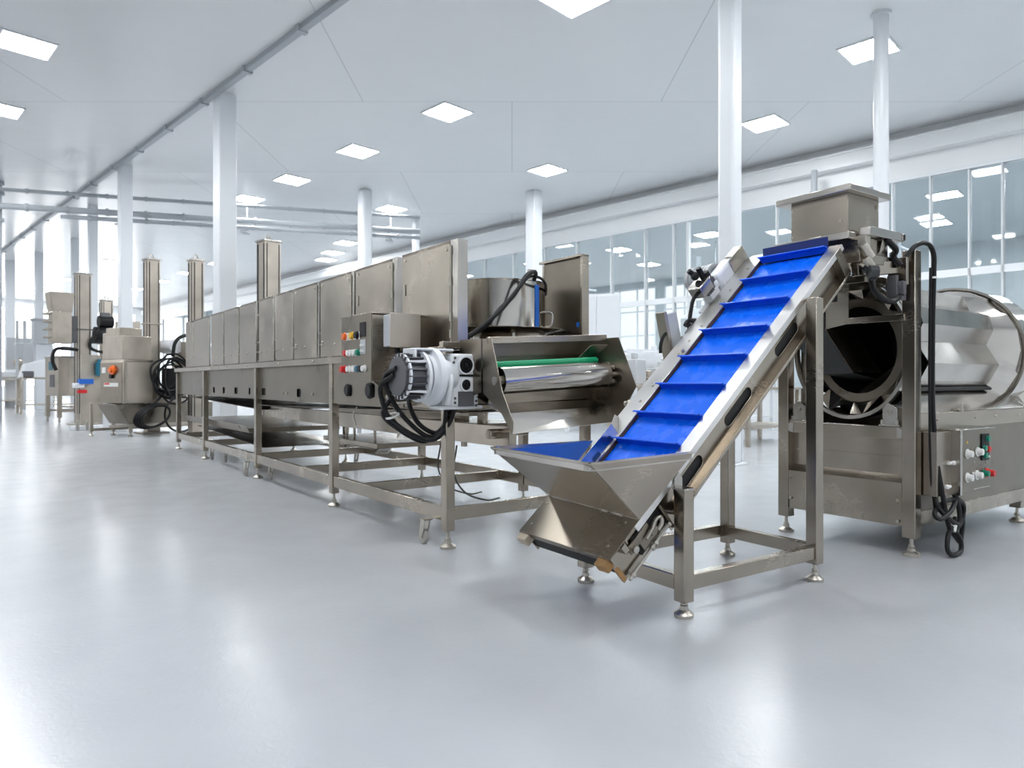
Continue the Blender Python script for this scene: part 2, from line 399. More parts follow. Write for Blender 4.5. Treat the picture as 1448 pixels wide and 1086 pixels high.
# ------------------------------------------------------------------ ceiling lights
def light(n, m, label, group='square ceiling light panels', z=H, s=.365, mat='led'):
    X, Y, Z = bw(n, m, z)
    t = thing('ceiling_light', (X, Y, Z), 45, label, 'ceiling light', group)
    f = MB().box(-s-.03, s+.03, -s-.03, -s, -.03, 0).box(-s-.03, s+.03, s, s+.03, -.03, 0).box(-s-.03, -s, -s, s, -.03, 0).box(s, s+.03, -s, s, -.03, 0)
    f.build('frame', 'white_paint', t)
    MB().box(-s, s, -s, s, -.022, -.014).build('diffuser', mat, t)
    return t
named = [
 (2.35, 13.85, 'square light panel at upper left, cut by the left edge of the picture'),
 (2.5, 17.49, 'square light panel at the left edge, lower and farther than its upper left neighbour'),
 (7.77, 6.47, 'large square light panel cut by the top edge above the kettle'),
 (9.17, 11.08, 'square light panel above the tallest cover panel, first of its receding row'),
 (9.17, 14.5, 'square light panel second in the row receding left of the tall cover panel'),
 (9.17, 17.85, 'square light panel third in the row receding to the upright lift column'),
 (9.17, 20.67, 'square light panel right beside the wide white column above the lift columns'),
 (12.49, 3.93, 'brightest square light panel crossed by the round white pole above the feed hopper'),
 (14.47, 6.66, 'square light panel just right of the thick white column above the blue belt'),
 (13.56, 12.23, 'square light panel over the top of the white column behind the kettle'),
 (13.0, 18.56, 'square light panel between the two slim white columns left of the kettle'),
 (14.87, 24.4, 'far square light panel just left of a slim white column, above the cover panels'),
 (15.6, 26.66, 'far square light panel second below the one left of the slim white column'),
 (16.28, 28.43, 'far square light panel lowest of three left of the slim white column'),
]
for n, m, l in named: light(n, m, l)
ords = ['nearest', 'second', 'third', 'fourth', 'fifth', 'sixth', 'seventh', 'eighth', 'ninth']
for i, m in enumerate((36, 40, 44, 48, 52, 55)):
    light(9.4, m, 'tiny far light panel %s in the bright row above the left-hand background machines' % ords[i], 'far ceiling lights at left')
for i, m in enumerate((33.5, 38, 42, 46, 50, 54)):
    light(2.5, m, 'square ceiling light panel outside the picture', 'ceiling lights outside the picture')
for i, m in enumerate((33, 37, 41, 45.5, 50, 54)):
    light(13.2, m, 'tiny far light panel %s in the faint row behind the slim lift columns' % ords[i], 'far ceiling lights at left')
# the same grid goes on above and behind the photographer
for n, m in ((2.35, 9.6), (2.35, 5.2), (2.35, .8), (2.35, -4), (8.4, 2.2), (8.4, -2.4), (8.4, -6.5), (13.3, -.6), (13.3, -5.2), (-4, 13.5), (-4, 7), (-4, .5), (-4, -5), (-10.5, 13), (-10.5, 5), (-10.5, -3), (-4, 21), (-10.5, 22), (-4, 30), (-10.5, 32), (2.4, 21.5), (2.4, 26.5)):
    light(n, m, 'square ceiling light panel outside the picture', 'ceiling lights outside the picture')
k = 0
for r, n in enumerate((19.3, 22.6, 26.4)):
    i = -1
    for m in (-3, 0.8, 4.0, 7.6, 11.4, 15.4, 20., 25., 31., 38.):
        mm = m+r*1.1
        if (n-mm)/(n+mm) > .745:
            light(n, mm, 'light panel of the next hall outside the picture', 'ceiling lights outside the picture', 6.5, .38, 'led_far'); continue
        i += 1
        light(n, m+r*1.1, 'light panel seen through the right glass wall, %s row, %s from the right' % (('near', 'middle', 'far')[r], ('first', 'second', 'third', 'fourth', 'fifth', 'sixth', 'seventh', 'eighth', 'ninth', 'tenth')[i]),
              'ceiling lights behind the glass wall', 6.5, .38, 'led_far')

# ------------------------------------------------------------------ columns
def column(X, Y, wd, label, mat='col', round_=False, rz=45, cham=.02):
    t = thing('support_column', (X, Y, 0), rz, label, 'column', 'white support columns')
    h = wd/2
    if round_:
        MB().cyl((0, 0, 0), (0, 0, H), h, n=40).build('shaft', mat, t)
        MB().cyl((0, 0, 0), (0, 0, .02), h*1.7, n=32).build('base_plate', mat, t, .004)
        MB().cyl((0, 0, H-.05), (0, 0, H), h*1.35, n=32).build('collar', mat, t, .004)
    else:
        MB().box(-h, h, -h, h, 0, H).build('shaft', mat, t, cham)
        MB().box(-h-.06, h+.06, -h-.06, h+.06, 0, .02).build('base_plate', mat, t, .004)
        c = MB()
        for sx in (-1, 1):
            for sy in (-1, 1): c.box(sx*h-.03 if sx > 0 else -h-.004, h+.004 if sx > 0 else -h+.03, sy*h-.03 if sy > 0 else -h-.004, h+.004 if sy > 0 else -h+.03, .05, 2.6)
        c.build('corner_guard', mat, t)
    return t
def ppos(px, Y): return (px-724)/968*Y
column(ppos(318, 13.5), 13.5, .34, 'wide square white column, widest one behind the left half of the machine line')
column(ppos(177, 17.9), 17.9, .29, 'square white column between two lift columns at left')
column(ppos(131, 21.9), 21.9, .25, 'white column just left behind the lift with the slotted front')
column(ppos(106, 27.), 27., .25, 'slim white column left of the bin lift, far away')
column(ppos(55, 30.), 30., .30, 'far white column behind the small raised cabinet at left')
column(ppos(14, 32.), 32., .36, 'far white column nearest the left edge of the picture')
column(ppos(755, 20.3), 20.3, .36, 'square white column rising right behind the kettle')
column(ppos(516, 20.1), 20.1, .34, 'white column with twin edges above the second tall cover panel', cham=.08)
column(ppos(588, 23.8), 23.8, .20, 'slender far white column between the kettle and the twin-edged column')
column(ppos(1032, 9.6), 9.6, .26, 'thick white column rising behind the blue inclined belt', cham=.05)
column(ppos(1246, 10.5), 10.5, .215, 'round white pole rising behind the steel feed hopper', round_=True)

# ------------------------------------------------------------------ overhead pipes
def pipe_run(name, pts, r, label, cat='pipe', fl=True):
    o = MB().tube(pts, r, 10, 0)
    if fl:
        for i in range(1, 14):
            p = V(pts[0]).lerp(V(pts[-1]), i/14); d = (V(pts[-1])-V(pts[0])).normalized(); o.cyl(p-d*.03, p+d*.03, r*1.35, n=10)
    return tag(o.build(name, 'pipe'), label, cat, 'overhead pipes')
A, Bv = V(-16.5, 18.35, 0), V(-3.0, 22.3, 0)
pipe_run('overhead_pipe', [A+V(0, 0, 6.5), Bv+V(0, 0, 6.5)], .055, 'topmost grey pipe of three crossing high behind the wide column')
pipe_run('overhead_pipe', [A+V(0, 0, 6.04), Bv+V(0, 0, 6.04)], .085, 'thickest grey pipe of three, middle one crossing behind the wide column')
pipe_run('overhead_pipe', [A.lerp(Bv, .27)+V(0, .1, 5.86), Bv+V(0, .1, 5.86)], .06, 'lowest grey pipe of three, ending left at a white column')
for t_, lab in ((.155, 'vertical grey drop pipe with brackets left of the bin lift'), ):
    p = A.lerp(Bv, t_)
    o = MB().tube([(p.x, p.y+.30, H), (p.x, p.y+.30, 0)], .05, 10, 0)
    for z in (6.74, 6.45, 6.1, 5.7): o.cyl((p.x, p.y+.30, z-.05), (p.x, p.y+.30, z+.05), .11, n=10)
    tag(o.build('drop_pipe', 'pipe'), lab, 'pipe', 'overhead pipes')
for t_, lab in ((.62, 'short grey pipe hanger between the wide column and the twin-edged column'), (.38, 'short grey pipe hanger just left of the wide column'), (.93, 'short grey pipe hanger above the tallest cover panel')):
    p = A.lerp(Bv, t_)
    o = MB().box(p.x-.02, p.x+.02, p.y+.19, p.y+.23, 5.68, H).box(p.x-.1, p.x+.1, p.y-.1, p.y+.23, 5.68, 5.73)
    tag(o.build('pipe_hanger', 'pipe'), lab, 'pipe hanger', 'overhead pipes')
# bent drop against the glazed wall
tag(MB().tube([(7.22, 16.35, 6.2), (7.22, 16.35, 4.0)], .07, 10, 0).cyl((7.22, 16.35, 5.6), (7.22, 16.35, 5.7), .1).build('drop_pipe', 'pipe'), 'grey drop pipe on the glass wall behind the feed hopper', 'pipe', 'overhead pipes')
# ------------------------------------------------------------------ inclined belt conveyor (local x along the climb, y across)
TH = R(41.35); ct, sn = math.cos(TH), math.sin(TH); Z0 = .715
def PQ(p, b, q): return Vector((p*ct-q*sn, b, Z0+p*sn+q*ct))
EP, EQ, EB = Vector((ct, 0, sn)), Vector((-sn, 0, ct)), Vector((0, 1, 0))
def pbox(mb, p0, p1, b0, b1, q0, q1):
    return mb.obox(PQ((p0+p1)/2, (b0+b1)/2, (q0+q1)/2), EP*(p1-p0)/2, EB*(b1-b0)/2, EQ*(q1-q0)/2)
cv = thing('incline_conveyor', (.842, 3.354, 0), 33.8, 'steel inclined conveyor with a blue cleated belt and a low feed hopper', 'conveyor')
def slot(p0, p1, q, r, n=8):
    out = []
    for i in range(n+1): a = -math.pi/2+math.pi*i/n; out.append((p1+r*math.cos(a), q+r*math.sin(a)))
    for i in range(n+1): a = math.pi/2+math.pi*i/n; out.append((p0+r*math.cos(a), q+r*math.sin(a)))
    return out
slots = [slot(1.06, 1.27, -.118, .031), slot(.48, .70, -.118, .031), slot(-.04, .17, -.118, .031)]
# near side rail: channel with slotted web
s = MB().prism([[(-.58, 0), (1.955, 0), (1.90, -.19), (-.58, -.185)]]+slots, PQ(0, .085, 0), EP, EQ, EB*.006)
fl_ = MB(); pbox(fl_, -.38, 1.935, .043, .128, -.004, .002); pbox(fl_, -.38, 1.935, .043, .048, -.034, 0)
pbox(s, .0, 1.885, .036, .09, -.190, -.185); pbox(s, .0, 1.885, .036, .040, -.190, -.172)
pbox(s, -.58, -.36, .060, .128, -.004, .002)
rail_near = s.build('side_rail', 'steel', cv, .002)
fl_.build('rail_flange', 'steel_lit', rail_near, .002)  # flange coloured lighter than its web to carry the reflected light
for p in (.33, .86, 1.42): bolt(rail_near, PQ(p, .085, -.05), (0, -1, 0), .009)
# far side rail: wide flange with bolts, web below
s = MB(); pbox(s, -.34, 1.95, .617, .755, -.004, .002); pbox(s, -.34, 1.93, .621, .627, -.19, -.004); pbox(s, -.34, 1.95, .750, .756, -.05, 0)
pbox(s, 0, 1.89, .621, .68, -.19, -.185)
s.prism([[(1.95, .617), (1.99, .64), (1.99, .72), (1.95, .756)]], PQ(0, 0, -.004), EP, EB, EQ*.006)
rail_far = s.build('side_rail', 'steel_lit', cv, .002)
for p in (.12, .22, .48, .62, .92, 1.05, 1.20, 1.46, 1.58, 1.82): bolt(rail_far, PQ(p, .665, .001), EQ, .010, .006)
for p in (.12, .92): bolt(rail_far, PQ(p+.02, .64, .001), EQ, .012, .02, 'galv')
# brown wear strip along the far edge of the belt
s = MB(); pbox(s, -.2, 1.93, .6135, .617, -.022, -.003); s.build('wear_strip', 'brown', cv, label='brown wear strip')
# belt: endless loop round the head and tail rollers
def loop(r, n=10):
    pr = []
    for i in range(n+1): a = -math.pi/2+math.pi*i/n; pr.append((1.87+r*math.cos(a), -.095+r*math.sin(a)))
    for i in range(n+1): a = math.pi/2+math.pi*i/n; pr.append((-.44+r*math.cos(a), -.095+r*math.sin(a)))
    return pr
lo, li = loop(.072), loop(.066); N = len(lo); bm_ = MB(); vs = []
for b in (.124, .611):
    vs += [PQ(p, b, q) for p, q in lo]+[PQ(p, b, q) for p, q in li]
fs = []
for i in range(N):
    j = (i+1) % N
    fs += [(i, j, j+2*N, i+2*N), (i+N, i+3*N, j+3*N, j+N), (i, i+N, j+N, j), (i+2*N, j+2*N, j+3*N, i+3*N)]
bm_.add(vs, fs).build('belt', 'belt', cv, label='blue conveyor belt')
for p in (-.06, .16, .38, .625, .878, 1.135, 1.40, 1.66, 1.91):
    c = MB(); pr = [(-.006, -.024), (-.002, .006), (-.014, .030), (-.018, .031), (-.024, .034), (-.020, .037), (-.012, .036), (.004, .010), (.010, -.020), (.016, -.024)]
    pr = [(a*1.0, b) for a, b in pr]; n = len(pr); v_ = []
    for b in (.128, .614): v_ += [PQ(p+a, b, q) for a, q in pr]
    c.add(v_, [(i, (i+1) % n, (i+1) % n+n, i+n) for i in range(n)]+[tuple(range(n-1, -1, -1)), tuple(range(n, 2*n))])
    c.build('cleat', 'blue', cv, ang=25)
for p, nm in ((1.87, 'head_roller'), (-.44, 'tail_roller')):
    MB().cyl(PQ(p, .10, -.095), PQ(p, .63, -.095), .064, n=28).cyl(PQ(p, .05, -.095), PQ(p, .68, -.095), .018, n=14).build(nm, 'steel_bright', cv)
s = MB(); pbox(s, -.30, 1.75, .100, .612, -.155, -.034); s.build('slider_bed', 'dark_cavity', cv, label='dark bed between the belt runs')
s = MB(); s.sheet([PQ(1.925, .13, .0), PQ(1.925, .60, .0), PQ(1.965, .60, .055), PQ(1.965, .13, .055)], .004); s.build('head_flap', 'navy', cv, label='dark blue flap at the belt head')
# end closing plates
s = MB(); pbox(s, 1.83, 1.90, .040, .088, -.188, -.004); s.build('end_plate', 'steel_satin', cv, .002)
s = MB(); pbox(s, 1.945, 1.953, .075, .66, -.19, -.02); s.build('head_cover', 'steel_satin', cv, .002)
# return cover under the belt
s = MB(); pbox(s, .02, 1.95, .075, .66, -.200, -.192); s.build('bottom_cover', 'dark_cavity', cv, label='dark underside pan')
# tail box: cover and side cheeks
s = MB(); pbox(s, -.585, -.325, .045, .785, -.002, .004); pbox(s, -.585, -.58, .045, .785, -.03, 0)
tc_ = s.build('tail_cover', 'steel_satin', cv, .002)
for p, b in ((-.52, .11), (-.37, .11), (-.52, .73), (-.37, .74)): bolt(tc_, PQ(p, b, .004), EQ, .007, .004)
s = MB(); pbox(s, -.57, -.2, .779, .785, -.17, 0); pbox(s, -.2, .1, .72, .785, -.12, -.1); s.build('tail_cheek', 'steel', cv, .002)
s = MB(); pbox(s, -.555, -.53, .10, .78, -.16, -.03); s.build('tail_crossbar', 'dark_cavity', cv)
# belt tensioner on the near cheek: opening, slide, hook, screw
tn = MB(); pbox(tn, -.42, -.20, .076, .0845, -.165, -.055); tn = tn.build('tensioner', 'dark_cavity', cv, label='dark tensioner opening in the side plate')
s = MB(); pbox(s, -.47, -.30, .066, .074, -.105, -.06); pbox(s, -.40, -.26, .064, .074, -.15, -.10); pbox(s, -.205, -.19, .05, .085, -.205, -.05)
s.cyl(PQ(-.30, .050, -.115), PQ(-.30, .085, -.115), .026, n=16)
s.build('slide_plate', 'steel_satin', tn, .002)
s = MB().tube([PQ(-.36, .058, -.11), PQ(-.30, .056, -.10), PQ(-.255, .056, -.085), PQ(-.225, .056, -.10), PQ(-.24, .056, -.13), PQ(-.28, .056, -.135)], .011, 8); s.build('hook', 'galv', tn)
s = MB().cyl(PQ(-.56, .058, -.172), PQ(-.20, .058, -.172), .008, n=10)
for p in (-.53, -.36, -.33, -.21): s.cyl(PQ(p-.008, .058, -.172), PQ(p+.008, .058, -.172), .016, n=6)
s.build('adjusting_screw', 'galv', tn)
s = MB(); pbox(s, -.50, -.47, .05, .084, -.06, -.015); pbox(s, -.45, -.44, .078, .084, -.10, -.03); s.build('slotted_tab', 'steel', tn, .001)
s = MB(); pbox(s, -.10, .02, .070, .086, -.215, -.205); pbox(s, -.14, -.02, .046, .086, -.150, -.145); s.cyl(PQ(-.15, .05, -.15), PQ(-.15, .085, -.15), .012, n=8); s.build('guide_bar', 'steel_bright', cv, .001)
s = MB(); pbox(s, -.20, .06, .088, .094, -.24, -.185); s.build('lower_web', 'steel', cv)
for b0, b1, mt, lb in ((.060, .135, 'tan', 'amber plastic block'), (.70, .78, 'cream', 'cream plastic block')):
    s = MB(); pbox(s, -.625, -.575, b0, b1, -.055, -.005); s.build('slide_block', mt, cv, .006, label=lb)
s = MB(); pbox(s, -.60, -.575, .035, .05, -.135, -.055); s.build('wear_tab', 'tan', cv, .002)
# feed hopper
zr = .80
RA, RB, RC, RD = V(-.665, -.075, zr), V(-.02, -.075, zr+.012), V(.08, .80, zr), V(-.62, .80, zr)
BA, BB, BC, BD = PQ(-.335, .05, .004), PQ(.10, .045, .004), PQ(.10, .78, .004), PQ(-.315, .775, .004)
hp = MB().sheet([RA, RD, BD, BA], .004).sheet([RB, RA, BA, BB], .004).sheet([RD, RC, BC, BD], .004)
hop = hp.build('hopper', 'steel', cv, ang=20)
rim = MB(); hh = .040; P = [RB, RA+V(.05, 0, 0), RA+V(.012, .012, 0), RA+V(0, .05, 0), RD+V(0, -.05, 0), RD+V(.012, -.012, 0), RD+V(.05, 0, 0), RC]
for a, b in zip(P[:-1], P[1:]):
    d = (b-a).normalized()*.002
    nn0 = (b-a).cross(V(0, 0, 1)).normalized()*.010
    rim.bar(a-d-V(0, 0, hh/2-.004)+nn0, b+d-V(0, 0, hh/2-.004)+nn0, .004, hh)
    mid = (a+b)/2; nn = (b-a).cross(V(0, 0, 1)).normalized()
    rim.bar(a-d+nn*-.002, b+d+nn*-.002, .026, .004)
rim.build('hopper_rim', 'steel_bright', hop)
MB().sheet([RC+V(-.03, -.012, -.02), RD+V(.03, -.012, -.02), BD+V(.03, -.012, .02), BC+V(0, -.012, .02)], .003).build('hopper_blue_sheet', 'blue_sheet', hop, label='blue sheet on the far hopper wall')  # thin blue sheet set just inside the far hopper wall
MB().bar(BA+V(0, 0, .004), BD+V(0, 0, .004), .012, .012).cyl(BA.lerp(BD, .15), BA.lerp(BD, .25), .010, n=8).cyl(BA.lerp(BD, .3), BA.lerp(BD, .36), .010, n=8).build('hinge', 'galv', hop)
s = MB(); pbox(s, -.20, .20, .628, .632, 0, .085); s.sheet([PQ(.20, .63, 0), PQ(.20, .63, .085), PQ(.30, .70, .06), PQ(.34, .74, 0)], .004); s.build('side_guide', 'steel_bright', cv, .001)
s = MB(); s.sheet([PQ(-.05, .628, -.005), PQ(.03, .628, -.005), PQ(.04, .60, .02), PQ(-.02, .60, .02)], .003); s.build('belt_wiper', 'blue_sheet', cv)
# frame
sq_leg(cv, 0, 0, .075, .63, .07)
sq_leg(cv, 1.095, 0, .10, 1.637, .07)
sq_leg(cv, 1.15, .66, .085, 1.44, .07)
sq_leg(cv, -.02, .72, .085, .45, .07)
f = MB(); rz0, rz1 = .13, .205
f.box(.035, 1.06, -.025, .025, rz0+.0, rz1); f.build('bottom_rail', 'steel', cv, .004)
MB().box(-.035, .015, .035, .685, rz0, rz1).build('bottom_rail', 'steel', cv, .004)
MB().box(1.10, 1.15, .035, .625, rz0, rz1).build('bottom_rail', 'steel', cv, .004)
MB().box(.015, 1.115, .66, .71, rz0, rz1).build('bottom_rail', 'steel', cv, .004)
MB().prism([[(-.028, 0), (.028, 0), (.028, .045), (.0, .075), (-.028, .045)]], V(0, .034, .63), V(1, 0, 0), V(0, 0, 1), V(0, .006, 0)).box(-.038, .038, -.038, .038, .622, .632).build('leg_bracket', 'steel_bright', cv, .001)
s = MB(); pbox(s, 1.05, 1.13, .64, .68, -.26, -.19); s.box(-.04, .01, .62, .70, .40, .46); s.build('frame_clamp', 'steel', cv, .003)
# drive motor on the far side near the head: gearbox, motor, terminal box, cable
dm = MB(); pbox(dm, 1.64, 1.86, .765, .86, -.03, .095); pbox(dm, 1.60, 1.70, .78, .86, .0, .07)
dm = dm.build('drive_motor', 'white_paint', cv, .022, label='grey-white gear motor')
s = MB().cyl(PQ(1.73, .86, .03), PQ(1.73, 1.08, .03), .085, n=24).cyl(PQ(1.73, .86, .03), PQ(1.73, .885, .03), .10, n=24)
for i in range(6): s.cyl(PQ(1.73, .90+.028*i, .03), PQ(1.73, .91+.028*i, .03), .095, n=24)
s.build('motor_body', 'grey_paint', dm)
s = MB(); pbox(s, 1.46, 1.585, .775, .885, .045, .125); pbox(s, 1.455, 1.59, .77, .89, .12, .132); s.build('terminal_box', 'steel_bright', dm, .006)
s = MB(); pbox(s, 1.585, 1.635, .79, .87, .03, .10)
for i in range(4): pbox(s, 1.50+.02*i, 1.508+.02*i, .77, .88, .03, .05)
s.build('cooling_rib', 'plate', dm)
s = MB(); pbox(s, 1.42, 1.60, .775, .86, -.055, -.035); pbox(s, 1.47, 1.52, .78, .85, -.08, -.05); pbox(s, 1.52, 1.62, .78, .86, -.035, .03); s.build('motor_foot', 'white_paint', dm, .006)
s = MB().cyl(PQ(1.60, .84, .13), PQ(1.60, .84, .20), .02, n=10).cyl(PQ(1.57, .86, .15), PQ(1.55, .88, .22), .018, n=10).ball(PQ(1.56, .86, .165), .03).cyl(PQ(1.62, .82, .10), PQ(1.62, .82, .15), .022, n=10); s.build('breather_knob', 'black', dm)
s = MB(); pbox(s, 1.81, 1.845, .762, .766, .03, .075); s.build('cover_window', 'black', dm)
s = MB(); pbox(s, 1.80, 1.99, .757, .765, -.05, .10); pbox(s, 1.86, 1.99, .76, .83, .06, .10); s.build('head_bracket', 'steel_bright', cv, .01)
MB().tube([PQ(1.46, .83, .08), PQ(1.40, .83, .07), PQ(1.30, .83, .0), PQ(1.22, .82, -.06), PQ(1.16, .80, -.11)], .013).build('cable', 'cable', cv)
MB().tube([PQ(1.30, .80, -.02), PQ(1.24, .79, .02), PQ(1.20, .79, .015)], .018).build('cable', 'cable', cv)
# control box on the far side with its cable
cc = V(.815, .84, 1.475); ez = V(-.032, 0, .125)
sb = MB().obox(cc, V(.045, 0, .012), V(0, .03, 0), ez).build('switch_box', 'grey_paint', cv, .005)
MB().obox(cc+V(-.062, 0, -.03), V(.012, 0, .003), V(0, .04, 0), ez*1.25).build('mounting_plate', 'steel_far', sb, .002)
s = MB(); s.cyl(cc+V(.04, 0, -.04), cc+V(.12, -.02, -.02), .008); s.sheet([cc+V(.03, -.03, -.12), cc+V(.14, -.06, -.02), cc+V(.14, -.06, -.06), cc+V(.03, -.03, -.19)], .006); s.build('stay', 'galv', sb)
MB().tube([cc+V(-.06, -.02, .0), cc+V(-.10, -.02, -.03), cc+V(-.125, -.02, -.09), cc+V(-.125, -.02, -.14)], .011).build('cable', 'cable', sb)
s = MB(); pbox(s, 1.16, 1.30, .756, .79, -.06, -.01); s.build('cable_bracket', 'plate', cv, .003)
MB().ball(PQ(.50, .80, -.04), .025).cyl(PQ(.50, .75, -.04), PQ(.50, .84, -.04), .016).build('sensor', 'galv', cv)
# ------------------------------------------------------------------ long processing line (local x across, y along, away from the camera)
ln = thing('processing_line', (-.46, 4.727, 0), 37.0, 'long stainless processing line with a row of upright cover panels and a front drive motor', 'processing machine')
# legs
for s_, z1 in ((0, .98), (2.0, 1.345), (4.31, 1.345), (6.87, 1.345), (8.75, 1.30)): sq_leg(ln, 0.02, s_, .12, z1, .072, fr=.055)
for s_, z1 in ((.2, .95), (1.05, .95), (2.98, .95), (5.16, .95), (7.3, .95), (8.75, .95)): sq_leg(ln, 1.5, s_, .12, z1, .072, fr=.055)
# bottom rails
for x in (.02, 1.5): MB().box(x-.025, x+.025, .036 if x < 1 else .236, 8.72, .185, .285).build('bottom_rail', 'steel', ln, .004)
for s_ in (0, 1.42, 2.0+.9, 4.5, 6.87, 8.75): MB().box(.046, 1.474, s_-.022, s_+.022, .19, .28).build('cross_rail', 'steel', ln, .004)
MB().box(-.005, .03, -.03, .036, .185, .285).build('rail_gusset', 'steel_satin', ln, .003)
for x, s_ in ((-.05, .18), (.10, 4.05), (-.04, 4.30+.25), (.08, 6.7), (.14, 6.2), (1.42, 4.6)): caster(ln, x, s_, .052, .185)
# main trough with its side panel, dark ports and flange
def rr(cx, cz, w, h, c=.012): return [(cx-w/2+c, cz-h/2), (cx+w/2-c, cz-h/2), (cx+w/2, cz-h/2+c), (cx+w/2, cz+h/2-c), (cx+w/2-c, cz+h/2), (cx-w/2+c, cz+h/2), (cx-w/2, cz+h/2-c), (cx-w/2, cz-h/2+c)]
ports = [(6.42, .10), (5.88, .11), (5.28, .15), (4.68, .07), (4.12, .15), (2.95, .12)]
pan = MB().prism([[(2.06, .955), (8.72, .955), (8.72, 1.34), (2.06, 1.34)]]+[rr(a, 1.035, w, .085) for a, w in ports], V(.03, 0, 0), V(0, 1, 0), V(0, 0, 1), V(.005, 0, 0))
pan.build('side_panel', 'steel_satin', ln)
for a in (3.3, 3.42, 2.55): bolt(ln, (.03, a, 1.03), (-1, 0, 0), .014, .012)
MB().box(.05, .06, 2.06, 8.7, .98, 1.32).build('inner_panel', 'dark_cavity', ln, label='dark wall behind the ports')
MB().box(.03, 1.46, .05, 8.7, .945, .955).build('trough_floor', 'steel_satin', ln)
MB().box(1.455, 1.46, .05, 8.7, .95, 1.34).build('side_panel', 'steel_satin', ln)
MB().box(.03, 1.46, 8.70, 8.71, .95, 1.34).build('end_panel', 'steel', ln)
fl = MB().box(-.03, .075, 1.25, 8.85, 1.372, 1.385).box(-.03, -.024, 1.25, 8.85, 1.315, 1.385); fl.build('top_flange', 'steel', ln, .002)
MB().box(1.42, 1.50, 0, 8.85, 1.34, 1.385).build('top_flange', 'steel', ln, .002)
for a in (1.6, 2.4, 3.4, 4.6, 5.5, 6.4, 7.2): bolt(ln, (-.03, a, 1.35), (-1, 0, 0), .012, .010)
# near end wall section under the control box, with two black ports
MB().prism([[(.60, .955), (2.06, .955), (2.06, 1.36), (.60, 1.36)], rr(1.62, 1.075, .15, .10), rr(1.18, 1.08, .17, .115)], V(-.005, 0, 0), V(0, 1, 0), V(0, 0, 1), V(.005, 0, 0)).build('port_panel', 'steel_satin', ln)
for a, w in ((1.62, .075), (1.18, .09)):
    MB().cyl((.04, a, 1.078), (-.02, a, 1.078), w*.75, n=20).cyl((-.02, a, 1.078), (-.03, a, 1.078), w*.6, n=20).build('port_cap', 'black', ln, .004, label='black rubber cap')
MB().box(-.012, -.005, 1.40, 1.50, 1.15, 1.185).build('warning_sticker', 'white_btn', ln, label='small white sticker with a black mark')
MB().prism([(1.43, 1.160), (1.47, 1.160), (1.45, 1.178)], V(-.0135, 0, 0), V(0, 1, 0), V(0, 0, 1), V(.001, 0, 0)).build('sticker_mark', 'black', ln)
MB().box(.24, 1.42, .06, 3.0, 1.375, 1.385).build('deck', 'steel_satin', ln, .002)
# upright cover panels
rng = [(.185, .913, .10), (1.10, 1.811, .085), (1.93, 2.666, .075), (2.78, 3.43, .075), (3.50, 4.039, .03), (4.15, 4.669, .03), (4.85, 5.545, .03), (5.64, 6.316, .03), (6.42, 7.079, .03), (7.24, 8.274, .03), (8.32, 8.834, .04)]
for i, (a, b, lip) in enumerate(rng):
    z1 = 2.172
    p = MB().box(.150, .156, a, b, 1.39, z1).box(.150, .165, a, b, z1-.02, z1).build('cover_panel', 'steel', ln, .002)
    MB().box(.155, .155+(.085 if i < 4 else .022), a-.004 if lip < .05 else a-lip, a, 1.40, z1+.006).box(.156, .20, b-.006, b, 1.40, z1).box(.150, .205, a-.004, b, z1, z1+.004).build('return_edge', 'steel_bright', p, .001)
    h = MB()
    for z in (1.50, 1.62, 1.88, 2.10): h.cyl((.148, a-.012, z-.03), (.148, a-.012, z+.03), .009, n=8)
    h.cyl((.150, a-.016, 1.395), (.150, a-.016, z1-.03), .0045, n=6); h.build('hinge', 'galv', p)
    if i < 4:
        for y_, z in ((a+.05, z1-.06), (b-.05, z1-.05), (b-.06, 1.55)): bolt(p, (.150, y_, z), (-1, 0, 0), .013, .008)
    if i in (0, 1): MB().box(.140, .150, b-.06, b-.045, 1.84, 1.93).build('latch', 'galv', p, .002)
    if i > 1: bolt(p, (.150, (a+b)/2, 1.52), (-1, 0, 0), .012, .008); bolt(p, (.150, b-.05, 1.52), (-1, 0, 0), .012, .008)
rods = MB()
for i in range(len(rng)-1):
    a = rng[i][1]; b = rng[i+1][0]
    for z in (1.52, 1.64): rods.box(.162, .170, a-.02, b+.02, z, z+.015)
rods.build('panel_link', 'galv', ln)
MB().box(.165, .225, .0, 8.85, 1.385, 1.42).build('panel_base', 'steel', ln, .002)
# control box on the near side
cb = MB().box(-.26, .15, .615, 1.14, 1.155, 1.655).build('control_box', 'steel', ln, .006)
MB().box(-.268, -.26, .605, 1.15, 1.150, 1.662).build('door', 'steel_satin', cb, .003)
MB().box(-.27, .17, .60, 1.16, 1.657, 1.668).build('drip_lid', 'steel', cb, .002)
MB().prism([(-.25, 1.155), (.12, 1.155), (.12, 1.10), (-.02, .98), (-.10, .96), (-.17, .99), (-.18, 1.10)], V(0, .612, 0), V(1, 0, 0), V(0, 0, 1), V(0, -.006, 0)).build('mounting_plate', 'steel_satin', cb)
MB().cyl((-.13, .60, 1.035), (-.13, .56, 1.035), .03, n=16).cyl((-.02, .60, 1.05), (-.02, .57, 1.05), .02, n=14).cyl((-.10, .60, .99), (0.08, .50, 1.0), .010).cyl((-.12, .605, 1.55), (-.12, .585, 1.55), .018, n=12).build('pivot_bolt', 'galv', cb)
def button(y, z, mat, r=.021, nm='push_button', d=.028):
    MB().cyl((-.268, y, z), (-.276, y, z), r*1.25, n=16).cyl((-.276, y, z), (-.268-d, y, z), r, n=16).build(nm, mat, cb, .002)
def pad(y0, y1, z0, z1, mat, nm='legend_plate'): MB().box(-.272, -.268, y0, y1, z0, z1).build(nm, mat, cb)
